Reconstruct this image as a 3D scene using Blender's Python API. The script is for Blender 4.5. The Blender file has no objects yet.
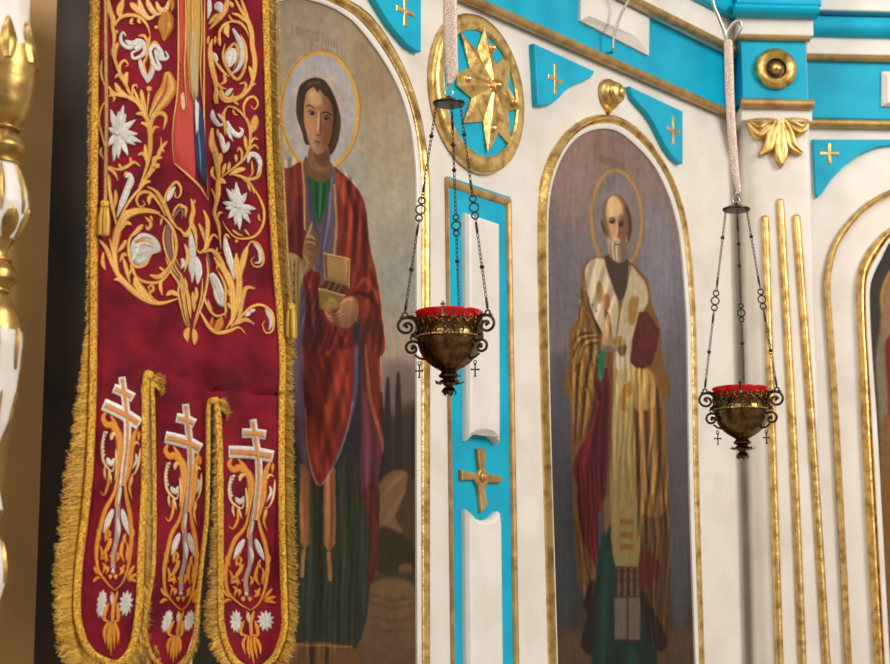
import bpy, math, random
import numpy as np
from mathutils import Vector, Matrix
random.seed(7); rng = np.random.default_rng(7)
SC = bpy.context.scene
COL = SC.collection
R = math.radians

# ---------------------------------------------------------------- camera
F = 1900.0; PITCH = R(9.6); CAM = Vector((0, 0, 1.6))
cd = bpy.data.cameras.new('camera'); cam = bpy.data.objects.new('camera', cd); COL.objects.link(cam)
cam.location = CAM; cam.rotation_euler = (R(90)+PITCH, 0, 0)
cd.sensor_width = 36; cd.lens = 36*F/890; cd.clip_start = .05
cd.dof.use_dof = True; cd.dof.focus_distance = 3.6; cd.dof.aperture_fstop = 6.3
SC.camera = cam

# ---------------------------------------------------------------- world, lights, exposure
w = bpy.data.worlds.new('world'); SC.world = w; w.use_nodes = True
nt = w.node_tree; bg = nt.nodes['Background']
tc = nt.nodes.new('ShaderNodeTexCoord'); ns = nt.nodes.new('ShaderNodeTexNoise'); cr = nt.nodes.new('ShaderNodeValToRGB')
ns.inputs['Scale'].default_value = 2.2; ns.inputs['Detail'].default_value = 2
cr.color_ramp.elements[0].position = .38; cr.color_ramp.elements[0].color = (.26, .22, .18, 1)
cr.color_ramp.elements[1].position = .62; cr.color_ramp.elements[1].color = (.95, .90, .82, 1)
nt.links.new(tc.outputs['Generated'], ns.inputs['Vector']); nt.links.new(ns.outputs['Fac'], cr.inputs['Fac'])
nt.links.new(cr.outputs['Color'], bg.inputs['Color']); bg.inputs['Strength'].default_value = .80

def area(name, loc, target, sx, sy, power, col):
    l = bpy.data.lights.new(name, 'AREA'); l.shape = 'RECTANGLE'; l.size = sx; l.size_y = sy; l.energy = power; l.color = col
    o = bpy.data.objects.new(name, l); COL.objects.link(o); o.location = loc
    o.rotation_euler = (Vector(target)-Vector(loc)).to_track_quat('-Z', 'Y').to_euler()
    return o
area('window_light', (5.2, .2, 4.9), (.5, 4.2, 2.2), 1.8, 2.6, 300, (1, .955, .90))
area('side_window_light', (-3.4, -.6, 4.4), (.2, 4.0, 2.0), 1.6, 2.2, 150, (1, .95, .89))
area('dome_light', (-.6, -.2, 6.5), (0, 3.6, 1.8), 2.0, 2.0, 60, (1, .93, .84))
SC.view_settings.view_transform = 'Standard'; SC.view_settings.look = 'None'
SC.view_settings.gamma = 1; SC.view_settings.use_curve_mapping = False
SC.view_settings.exposure = 0.0

# ---------------------------------------------------------------- geometry helpers
FW = Vector((0, math.cos(PITCH), math.sin(PITCH))); UP = Vector((0, -math.sin(PITCH), math.cos(PITCH))); RT = Vector((1, 0, 0))
def ray(px, py): return FW*F + RT*(px-445) + UP*(332-py)
def at_depth(px, py, d): return CAM + ray(px, py)*(d/F)
def lin(c):
    return tuple(((x/255)/12.92 if x/255 <= .04045 else ((x/255+.055)/1.055)**2.4) for x in c)
class Plane:
    def __init__(s, P0, A):
        s.O = Vector((P0.x, P0.y, 0)); s.u = Vector((math.sin(A), math.cos(A), 0)); s.n = Vector((math.cos(A), -math.sin(A), 0))
    def hit(s, px, py, w=0):
        r = ray(px, py); t = ((s.O + s.n*w - CAM).dot(s.n))/r.dot(s.n); return CAM + r*t
    def uv(s, px, py, w=0):
        p = s.hit(px, py, w); return ((p-s.O).dot(s.u), p.z)
    def xyz(s, u, v, w=0): return s.O + s.u*u + Vector((0, 0, v)) + s.n*w
def to_px(P):                       # numpy (n,3) -> pixel coordinates
    d = P - np.array(CAM); f = d@np.array(FW)
    return 445+F*(d@np.array(RT))/f, 332-F*(d@np.array(UP))/f
L = Plane(at_depth(487, 92, 4.0), R(38))          # the icon wall, running away to the right
DL = (L.hit(741, 300)-CAM).dot(FW)
RP = Plane(at_depth(750, 300, DL*.98), R(86))     # front of the pilaster that faces us
RB = Plane(at_depth(812, 300, DL*1.015), R(86))   # the bay beyond it
def T(ox, oy, s): return lambda pts: [(ox+p[0]/s, oy+p[1]/s) for p in pts]

def catmull(pts, n=8, closed=False):
    P = [tuple(p) for p in pts]; out = []; N = len(P)
    if N < 3 and not closed:
        (a, b) = P; return [tuple(a[k]+(b[k]-a[k])*i/n for k in range(len(a))) for i in range(n+1)]
    segs = N if closed else N-1
    for i in range(segs):
        if closed: p0, p1, p2, p3 = P[(i-1) % N], P[i], P[(i+1) % N], P[(i+2) % N]
        else: p0, p1, p2, p3 = P[max(i-1, 0)], P[i], P[i+1], P[min(i+2, N-1)]
        for j in range(n):
            t = j/n; out.append(tuple(.5*(2*b + (c-a)*t + (2*a-5*b+4*c-d)*t*t + (3*b-a-3*c+d)*t**3) for a, b, c, d in zip(p0, p1, p2, p3)))
    if not closed: out.append(P[-1])
    return out

class MB:
    """collects verts / faces and links them as ONE mesh object"""
    def __init__(s): s.v = []; s.f = []; s.c = []
    def add(s, vs, fs, col=None):
        o = len(s.v); s.v += [tuple(x) for x in vs]; s.f += [tuple(i+o for i in f) for f in fs]
        if col is not None: s.c += list(col) if isinstance(col, list) else [col]*len(vs)
        return s
    def grid(s, rows, closed_u=False, closed_v=False, col=None):
        m = len(rows); n = len(rows[0]); vs = [p for r in rows for p in r]; fs = []
        for i in range(m if closed_v else m-1):
            for j in range(n if closed_u else n-1):
                fs.append((i*n+j, i*n+(j+1) % n, ((i+1) % m)*n+(j+1) % n, ((i+1) % m)*n+j))
        return s.add(vs, fs, col)
    def tube(s, pts, r, n=8, closed=False, cap=True, col=None):
        pts = [Vector(p) for p in pts]; N = len(pts); rows = []; prev = None
        for i, p in enumerate(pts):
            a = pts[(i-1) % N] if (closed or i > 0) else p; b = pts[(i+1) % N] if (closed or i < N-1) else p
            t = (b-a).normalized() if (b-a).length > 1e-9 else Vector((0, 0, 1))
            if prev is None:
                prev = t.orthogonal().normalized()
            e = (prev - t*prev.dot(t)); e = e.normalized() if e.length > 1e-6 else t.orthogonal().normalized(); prev = e; g = t.cross(e)
            rr = r[i] if isinstance(r, (list, tuple)) else r
            rows.append([p + (e*math.cos(2*math.pi*k/n) + g*math.sin(2*math.pi*k/n))*rr for k in range(n)])
        o = len(s.v); s.grid(rows, closed_u=True, closed_v=closed, col=col)
        if cap and not closed:
            s.f.append(tuple(o+k for k in range(n))[::-1]); s.f.append(tuple(o+(N-1)*n+k for k in range(n)))
        return s
    def lathe(s, prof, C=Vector((0, 0, 0)), n=32, ax=None):
        """prof: (radius, height) ; ax: (e1,e2,axis) frame"""
        e1, e2, a = ax or (Vector((1, 0, 0)), Vector((0, 1, 0)), Vector((0, 0, 1)))
        return s.grid([[C + (e1*math.cos(2*math.pi*k/n)+e2*math.sin(2*math.pi*k/n))*max(r, 1e-5) + a*h for k in range(n)] for r, h in prof], closed_u=True)
    def prism(s, pl, poly, w0, w1, bev=0.0):
        """outline in wall coordinates pushed out from w0 to w1, with a bevelled front edge"""
        n = len(poly); ar = sum(poly[i][0]*poly[(i+1) % n][1]-poly[(i+1) % n][0]*poly[i][1] for i in range(n))
        if ar < 0: poly = poly[::-1]
        def inset(d):
            out = []
            for i in range(n):
                a, b, c = poly[i-1], poly[i], poly[(i+1) % n]
                e1 = Vector((b[0]-a[0], b[1]-a[1])); e2 = Vector((c[0]-b[0], c[1]-b[1]))
                if e1.length < 1e-9: e1 = e2
                if e2.length < 1e-9: e2 = e1
                n1 = Vector((-e1.y, e1.x)).normalized(); n2 = Vector((-e2.y, e2.x)).normalized(); m = n1+n2
                m = m/max(m.dot(n1), .35) if m.length > .2 else n1
                out.append((b[0]+m.x*d, b[1]+m.y*d))
            return out
        rings = [(poly, w0), (poly, w1-bev), (inset(bev*.35), w1-bev*.25), (inset(bev), w1)] if bev > 0 else [(poly, w0), (poly, w1)]
        o = len(s.v)
        for pg, w_ in rings: s.v += [tuple(pl.xyz(a, b, w_)) for a, b in pg]
        for k in range(len(rings)-1):
            for i in range(n): s.f.append((o+k*n+i, o+k*n+(i+1) % n, o+(k+1)*n+(i+1) % n, o+(k+1)*n+i))
        s.f.append(tuple(o+(len(rings)-1)*n+i for i in range(n))); s.f.append(tuple(o+i for i in range(n))[::-1])
        return s
    def sweep(s, pl, path, prof, closed=False):
        """moulding: profile (offset to the left of the path, height) along a wall path"""
        n = len(path); rows = []
        for i in range(n):
            a = path[i-1] if (closed or i > 0) else None; b = path[i]; c = path[(i+1) % n] if (closed or i < n-1) else None
            ns_ = []
            for p, q in ((a, b), (b, c)):
                if p is None or q is None: continue
                e = Vector((q[0]-p[0], q[1]-p[1]))
                if e.length > 1e-9: ns_.append(Vector((-e.y, e.x)).normalized())
            m = sum(ns_, Vector((0, 0))); m = m/max(m.dot(ns_[0]), .3)
            rows.append([pl.xyz(b[0]+m.x*o_, b[1]+m.y*o_, h) for o_, h in prof])
        o = len(s.v); s.grid(rows, closed_v=closed)
        if not closed:
            k = len(prof); s.f.append(tuple(o+i for i in range(k))); s.f.append(tuple(o+(n-1)*k+i for i in range(k))[::-1])
        return s
    def build(s, name, mat, parent=None, smooth=False, world=True):
        me = bpy.data.meshes.new(name); me.from_pydata(s.v, [], s.f)
        if s.c and len(s.c) == len(s.v):
            at = me.color_attributes.new('Col', 'FLOAT_COLOR', 'POINT')
            at.data.foreach_set('color', np.array([tuple(c[:3])+(1,) for c in s.c], dtype=np.float32).ravel())
        me.materials.append(mat); me.update()
        if smooth: me.polygons.foreach_set('use_smooth', [True]*len(me.polygons))
        o = bpy.data.objects.new(name, me); COL.objects.link(o)
        if smooth == 'auto':
            me.set_sharp_from_angle(angle=R(38))
        if parent:
            o.parent = parent
            if world: o.matrix_parent_inverse = base_matrix(parent).inverted()
        return o
def base_matrix(o):
    m = Matrix.LocRotScale(o.location, o.rotation_euler, o.scale)
    return (base_matrix(o.parent) @ o.matrix_parent_inverse @ m) if o.parent else m
def tag(o, label=None, cat=None, group=None, kind=None):
    if label: o['label'] = label
    if cat: o['category'] = cat
    if group: o['group'] = group
    if kind: o['kind'] = kind
    return o
def thing(name, label, cat, loc, group=None):
    o = bpy.data.objects.new(name, None); COL.objects.link(o); o.location = loc; o.empty_display_size = .05
    return tag(o, label, cat, group)
def struct(o): o['kind'] = 'structure'; return o
def halfround(w_, h, n=6, base=0): return [(w_/2, base)] + [(w_/2*math.cos(math.pi*k/n), base+.004+h*math.sin(math.pi*k/n)) for k in range(n+1)] + [(-w_/2, base)]
def ogee(w_, h, base=0):   # frame moulding: bead, hollow, big round
    q = [(.5, 0), (.5, .35), (.46, .52), (.38, .55), (.34, .45), (.28, .62), (.16, .9), (0, 1), (-.16, .92), (-.28, .7), (-.36, .5), (-.42, .55), (-.48, .48), (-.5, .3), (-.5, 0)]
    return [(a*w_, base+b*h) for a, b in q]

# ---------------------------------------------------------------- materials
def mat(name, base, rough=.5, metal=0.0, noise=None, bump=None, col=False, sheen=0, spec=.5, coat=0, trans=0, weave=None):
    """noise: (scale, colour2, lo, hi[, detail]); bump: (scale, strength)"""
    m = bpy.data.materials.new(name); m.use_nodes = True; t = m.node_tree; b = t.nodes['Principled BSDF']
    b.inputs['Roughness'].default_value = rough; b.inputs['Metallic'].default_value = metal
    b.inputs['Specular IOR Level'].default_value = spec
    if sheen: b.inputs['Sheen Weight'].default_value = sheen; b.inputs['Sheen Roughness'].default_value = .4
    if coat: b.inputs['Coat Weight'].default_value = coat; b.inputs['Coat Roughness'].default_value = .2
    if trans: b.inputs['Transmission Weight'].default_value = trans
    tcn = t.nodes.new('ShaderNodeTexCoord'); src = None
    if col:
        a = t.nodes.new('ShaderNodeVertexColor'); a.layer_name = 'Col'; src = a.outputs['Color']
    if noise:
        nn = t.nodes.new('ShaderNodeTexNoise'); nn.inputs['Scale'].default_value = noise[0]; nn.inputs['Detail'].default_value = noise[4] if len(noise) > 4 else 4
        t.links.new(tcn.outputs['Object'], nn.inputs['Vector'])
        mr = t.nodes.new('ShaderNodeMapRange'); mr.inputs['From Min'].default_value = noise[2]; mr.inputs['From Max'].default_value = noise[3]
        t.links.new(nn.outputs['Fac'], mr.inputs['Value'])
        mx = t.nodes.new('ShaderNodeMix'); mx.data_type = 'RGBA'; t.links.new(mr.outputs['Result'], mx.inputs['Factor'])
        if src: t.links.new(src, mx.inputs['A']); mx.blend_type = 'MULTIPLY'
        else: mx.inputs['A'].default_value = (*base, 1)
        mx.inputs['B'].default_value = (*noise[1], 1); src = mx.outputs['Result']
    if src: t.links.new(src, b.inputs['Base Color'])
    else: b.inputs['Base Color'].default_value = (*base, 1)
    if bump:
        nb = t.nodes.new('ShaderNodeTexNoise'); nb.inputs['Scale'].default_value = bump[0]; nb.inputs['Detail'].default_value = 5
        t.links.new(tcn.outputs['Object'], nb.inputs['Vector'])
        bn = t.nodes.new('ShaderNodeBump'); bn.inputs['Strength'].default_value = bump[1]; bn.inputs['Distance'].default_value = .004
        t.links.new(nb.outputs['Fac'], bn.inputs['Height']); t.links.new(bn.outputs['Normal'], b.inputs['Normal'])
    return m
M = {}
M['white'] = mat('white_paint', lin((231, 226, 218)), .45, noise=(9, lin((219, 211, 200)), .42, .72), bump=(14, .12))
M['teal'] = mat('turquoise_paint', lin((8, 174, 208)), .45, noise=(10, lin((4, 156, 192)), .4, .7), bump=(22, .15), spec=.25)
M['gold'] = mat('gilding', (.80, .55, .20), .35, .95, noise=(42, (.42, .23, .065), .44, .70), bump=(60, .45))
M['gold_worn'] = mat('worn_gilding', (.56, .36, .12), .36, .95, noise=(50, (.24, .13, .04), .44, .70), bump=(70, .5))
M['ochre'] = mat('bronze_paint', (.58, .37, .14), .42, .6, noise=(30, (.36, .20, .07), .4, .7), bump=(50, .4))
M['paint_art'] = mat('oil_paint', (1, 1, 1), .62, col=True, noise=(70, (.84, .83, .81), .35, .75, 6), bump=(160, .10), spec=.12)
M['board'] = mat('painting_board', lin((92, 70, 52)), .6)
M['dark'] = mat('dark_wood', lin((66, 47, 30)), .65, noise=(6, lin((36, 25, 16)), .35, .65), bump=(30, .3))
M['tan'] = mat('tan_painted_wood', lin((182, 142, 84)), .42, noise=(5, lin((158, 120, 70)), .35, .7), bump=(20, .1))
M['stone'] = mat('floor_stone', lin((165, 150, 130)), .35, noise=(3, lin((120, 105, 90)), .4, .6))
M['brass'] = mat('aged_brass', (.20, .125, .05), .20, 1.0, noise=(90, (.10, .06, .026), .42, .62), bump=(200, .22))
M['brass_dark'] = mat('blackened_brass', (.085, .058, .032), .38, .9, noise=(300, (.03, .02, .012), .4, .65))
M['chain'] = mat('chain_metal', (.07, .052, .036), .38, .9)
M['steel'] = mat('brushed_steel', (.62, .58, .52), .32, .9)
gl = mat('red_glass', (.72, .003, .005), .07, spec=.45, trans=.42); M['glass'] = gl
M['cloth'] = mat('crimson_velvet', lin((136, 18, 38)), .8, col=False, noise=(17, lin((92, 8, 28)), .36, .64, 8), bump=(420, .35), sheen=.06, spec=.2)
M['thread'] = mat('embroidery_thread', (1, 1, 1), .42, .15, col=True, noise=(500, (.78, .72, .62), .4, .7), bump=(900, .5))
M['fringe'] = mat('gold_fringe', (1, 1, 1), .4, .35, col=True)
M['glitter'] = mat('glitter_sleeve', lin((232, 216, 204)), .4, .15, noise=(420, lin((190, 156, 138)), .44, .60), bump=(420, .25))

# ---------------------------------------------------------------- the room
FL = MB().add([(-5, -3, 0), (7, -3, 0), (7, 9, 0), (-5, 9, 0), (-5, -3, -.1), (7, -3, -.1), (7, 9, -.1), (-5, 9, -.1)],
         [(0, 1, 2, 3), (7, 6, 5, 4), (0, 4, 5, 1), (1, 5, 6, 2), (2, 6, 7, 3), (3, 7, 4, 0)]).build('floor', M['stone'])
struct(FL)
TOP = 3.3
uL0 = L.uv(188, 300)[0]; uL1 = L.uv(736, 300)[0]
struct(MB().prism(L, [(uL0, 0), (uL1, 0), (uL1, TOP), (uL0, TOP)], -.12, 0).build('wall_left', M['white']))
# tan jamb at the far left and the dark recess behind it
uT1 = L.uv(47, 332, -.04)[0]
struct(MB().prism(L, [(uT1-1.2, 0), (uT1, 0), (uT1, TOP), (uT1-1.2, TOP)], -.5, -.04, .006).build('trim_1', M['tan']))
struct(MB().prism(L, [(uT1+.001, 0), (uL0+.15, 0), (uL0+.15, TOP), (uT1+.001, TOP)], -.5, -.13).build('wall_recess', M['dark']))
# right wall: the bay, the pilaster in front of it, a return closing the corner
uB1 = RB.uv(890, 300)[0]+1.4; uB0 = RB.uv(742, 300)[0]-.02
struct(MB().prism(RB, [(uB0, 0), (uB1, 0), (uB1, TOP), (uB0, TOP)], -.12, 0).build('wall_right', M['white']))
struct(MB().prism(L, [(uL1-.02, 0), (uL1+.16, 0), (uL1+.16, TOP), (uL1-.02, TOP)], -.14, -.010).build('trim_2', M['white']))
# pilaster shaft with rounded corners
ua = RP.uv(751, 332)[0]; ub = RP.uv(817, 332)[0]
sec = [(ua, -.2)] + [(ua+.045*(1-math.cos(a)), -.04+.04*math.sin(a)) for a in [math.pi/2*k/6 for k in range(7)]] \
    + [(ub-.014*(1-math.sin(a)), -.014+.014*math.cos(a)) for a in [math.pi/2*k/5 for k in range(6)]] + [(ub, -.2)]
zt = RP.uv(780, 108)[1]
mb = MB(); n = len(sec)
for z in (0, TOP): mb.v += [tuple(RP.xyz(a, z, b)) for a, b in sec]
mb.f = [(i, (i+1) % n, n+(i+1) % n, n+i) for i in range(n)] + [tuple(range(n))[::-1], tuple(range(n, 2*n))]
struct(mb.build('wall_pilaster', M['white'], smooth='auto'))
u_ = lambda pl, x, y=300: pl.uv(x, y)[0]
v_ = lambda pl, x, y, w=0: pl.uv(x, y, w)[1]
# ---------------------------------------------------------------- entablature over the left wall
def hband(pl, u0, u1, v0, v1, w0, w1, m, name, bev=.002): return struct(MB().prism(pl, [(u0, v0), (u1, v0), (u1, v1), (u0, v1)], w0, w1, bev).build(name, m))
def hmould(pl, u0, u1, vc, wd, h, base, m, name): return struct(MB().sweep(pl, [(u0, vc), (u1, vc)], halfround(wd, h, 6, base)).build(name, m, smooth='auto'))
vg = v_(L, 600, 55.5, .02); uR = u_(L, 741); uLx = uL0
vt1 = v_(L, 690, 30, .03)
hband(L, uLx, uR, vg, vt1, 0, .012, M['teal'], 'trim_3')
hmould(L, uLx, uR, vg, .021, .014, .010, M['ochre'], 'trim_4')
hmould(L, uLx, uR, vt1, .020, .016, .030, M['ochre'], 'trim_5')
hband(L, uLx, uR, vt1-.006, vt1+.078, 0, .034, M['white'], 'trim_6')
hband(L, uLx, uR, vt1+.078, vt1+.16, 0, .055, M['teal'], 'trim_7', .01)
hband(L, uLx, uR, vt1+.16, TOP, 0, .05, M['white'], 'trim_8')
# ---------------------------------------------------------------- entablature over the pilaster and the bay
def rb(pl, x0, x1, y0, y1, w0, w1, m, name, bev=.002):
    xm = (x0+x1)/2 if x1 < 900 else x0+20
    hband(pl, pl.uv(x0, y0, w1)[0], pl.uv(x1, y0, w1)[0], v_(pl, xm, y1, w1), v_(pl, xm, y0, w1), w0, w1, m, name, bev)
def rm(pl, x0, x1, y0, y1, h, base, m, name):
    xm = (x0+x1)/2 if x1 < 900 else x0+20
    va, vb = v_(pl, xm, y0, base+h), v_(pl, xm, y1, base+h); hmould(pl, pl.uv(x0, y0, base+h)[0], pl.uv(x1, y0, base+h)[0], (va+vb)/2, abs(va-vb), h, base, m, name)
rb(RP, 741, 812, 108, 121, -.16, .018, M['white'], 'trim_9', .003)
rm(RP, 741, 814, 98, 107.5, .014, .022, M['ochre'], 'trim_10')
rb(RP, 741, 806, 39, 99, -.16, .016, M['teal'], 'trim_11')
rm(RP, 739, 810, 34.5, 40, .010, .018, M['ochre'], 'trim_12')
rb(RP, 738, 813, 14, 35, -.16, .026, M['white'], 'trim_13', .003)
rm(RP, 735, 819, 2, 14.5, .030, .030, M['teal'], 'trim_14')
rb(RP, 735, 819, -70, 4, -.16, .034, M['teal'], 'trim_15', .003)
rm(RB, 806, 1000, 118, 126.5, .014, .008, M['ochre'], 'trim_16')
rb(RB, 800, 1000, 59, 118, 0, .008, M['teal'], 'trim_17')
rm(RB, 806, 1000, 53.5, 60, .012, .012, M['ochre'], 'trim_18')
rb(RB, 806, 1000, 34, 54, 0, .024, M['white'], 'trim_19', .003)
rm(RB, 806, 1000, 13.5, 34.5, .030, .020, M['teal'], 'trim_20')
rb(RB, 806, 1000, 10, 14, 0, .022, M['teal'], 'trim_21')
rb(RB, 806, 1000, -90, 10, 0, .040, M['white'], 'trim_22', .003)

# ---------------------------------------------------------------- painter: pigments laid on a fine sheet of paint
class Painter:
    def __init__(s, P, uv, bg=(120, 110, 100)):
        X, Y = to_px(P); s.X = X+.22*np.sin(Y*.11+X*.07)+.10*np.sin(Y*.43-X*.5+1); s.Y = Y+.25*np.sin(X*.17+Y*.09+2)+.1*np.sin(X*.51+Y*.3); s.C = np.tile(np.array(bg, float), (len(P), 1)); s.rng = np.random.default_rng(3); s.mb = .9
    def _blend(s, idx, a, col):
        a = a[:, None]; s.C[idx] = s.C[idx]*(1-a) + np.array(col, float)*a
    def vgrad(s, stops):
        ys = [q[0] for q in stops]
        for k in range(3): s.C[:, k] = np.interp(s.Y, ys, [q[1][k] for q in stops])
    def poly(s, pts, col, blur=.8, smooth=True, alpha=1, col2=None, axis=None):
        blur = max(blur, s.mb); pg = np.array(catmull(pts, 5, True) if smooth else pts, float); m = blur+1
        idx = np.nonzero((s.X > pg[:, 0].min()-m) & (s.X < pg[:, 0].max()+m) & (s.Y > pg[:, 1].min()-m) & (s.Y < pg[:, 1].max()+m))[0]
        if not len(idx): return
        x, y = s.X[idx], s.Y[idx]; ins = np.zeros(len(idx), bool); d2 = np.full(len(idx), 1e9)
        for i in range(len(pg)):
            (ax, ay), (bx, by) = pg[i-1], pg[i]
            c = (ay > y) != (by > y)
            with np.errstate(divide='ignore', invalid='ignore'): ins ^= c & (x < (bx-ax)*(y-ay)/(by-ay)+ax)
            ex, ey = bx-ax, by-ay; q = ex*ex+ey*ey
            if q < 1e-12: continue
            t = np.clip(((x-ax)*ex+(y-ay)*ey)/q, 0, 1); d2 = np.minimum(d2, (x-ax-t*ex)**2+(y-ay-t*ey)**2)
        d = np.sqrt(d2)*np.where(ins, 1, -1); a = np.clip(.5+d/(2*blur), 0, 1); a = a*a*(3-2*a)*alpha
        if col2 is not None:
            (x0, y0), (x1, y1) = axis; q = (x1-x0)**2+(y1-y0)**2; t = np.clip(((x-x0)*(x1-x0)+(y-y0)*(y1-y0))/q, 0, 1)[:, None]
            cc = np.array(col, float)*(1-t)+np.array(col2, float)*t; s.C[idx] = s.C[idx]*(1-a[:, None])+cc*a[:, None]
        else: s._blend(idx, a, col)
    def stroke(s, pts, wd, col, blur=1.0, alpha=1, taper=True):
        pg = np.array(catmull(pts, 6), float); N = len(pg); m = wd+blur+1
        idx = np.nonzero((s.X > pg[:, 0].min()-m) & (s.X < pg[:, 0].max()+m) & (s.Y > pg[:, 1].min()-m) & (s.Y < pg[:, 1].max()+m))[0]
        if not len(idx): return
        x, y = s.X[idx], s.Y[idx]; best = np.full(len(idx), -1e9)
        for i in range(N-1):
            (ax, ay), (bx, by) = pg[i], pg[i+1]; ex, ey = bx-ax, by-ay; q = ex*ex+ey*ey
            if q < 1e-12: continue
            t = np.clip(((x-ax)*ex+(y-ay)*ey)/q, 0, 1); d = np.hypot(x-ax-t*ex, y-ay-t*ey); g = (i+t)/(N-1)
            ww = wd/2*(np.sin(np.pi*np.clip(g*.9+.08, 0, 1))**.6 if taper else 1)
            best = np.maximum(best, ww-d)
        a = np.clip(.5+best/(2*blur), 0, 1); a = a*a*(3-2*a)*alpha; s._blend(idx, a, col)
    def ring(s, cx, cy, rx, ry, wd, col, blur=.8, alpha=1, tilt=0):
        s.stroke([(cx+rx*math.cos(t), cy+ry*math.sin(t)+tilt*rx*math.cos(t)) for t in [2*math.pi*k/40 for k in range(41)]], wd, col, blur, alpha, taper=False)
    def ell(s, cx, cy, rx, ry, col, blur=.8, alpha=1, tilt=0):
        s.poly([(cx+rx*math.cos(t), cy+ry*math.sin(t)+tilt*rx*math.cos(t)) for t in [2*math.pi*k/24 for k in range(24)]], col, blur, False, alpha)
    def cloth(s, pts, ang, wl, amp, seed=1, blur=2, smooth=True):
        """brushed drapery: irregular light and dark folds running along one direction (degrees from vertical)"""
        keepC = s.C.copy(); s.poly(pts, (255, 0, 0), blur, smooth); base = s.C; d = np.abs(base-keepC).sum(1) > 0
        idx = np.nonzero(d)[0]; s.C = keepC
        if not len(idx): return
        al = np.clip(np.abs(base[idx]-keepC[idx]).sum(1)/(np.abs(np.array((255, 0, 0))-keepC[idx]).sum(1)+1e-6), 0, 1)
        r = np.random.default_rng(seed); a = math.radians(ang); X, Y = s.X[idx], s.Y[idx]
        p = X*math.cos(a)-Y*math.sin(a); q = X*math.sin(a)+Y*math.cos(a); f = np.zeros(len(idx))
        for k in range(7):
            w_ = wl*r.uniform(.5, 1.6); f += r.uniform(.5, 1)*np.sin(2*math.pi*(p+2.2*np.sin(q/(wl*r.uniform(2, 4))+r.uniform(0, 6)))/w_+r.uniform(0, 6)+.5*np.sin(q/(wl*3)+r.uniform(0, 6)))
        f = np.clip(f/2.6, -1.2, 1.2); s.C[idx] *= (1+amp*f*al)[:, None]; s.C[idx] += (np.clip(f, 0, 2)*al*amp*22)[:, None]*np.array((1, .75, .5))
    def tone(s, mul, desat, pull=None):
        g_ = s.C.mean(1, keepdims=True); s.C = (s.C*(1-desat)+g_*desat)*mul; s.C = 255*np.clip(s.C/255, 0, 1)**1.08*1.03
    def grain(s, amt):
        X, Y = s.X, s.Y; r = s.rng; f = np.zeros(len(X))
        for k in range(46):
            a = r.uniform(0, math.pi); q = 10**r.uniform(-1.7, -.15); f += np.sin(X*1.9*q*math.cos(a)+Y*q*math.sin(a)+r.uniform(0, 6.3))*r.uniform(.4, 1)
        s.C *= (1+amt*f/5)[:, None]; s.C += r.normal(0, 1.6, s.C.shape)

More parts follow.
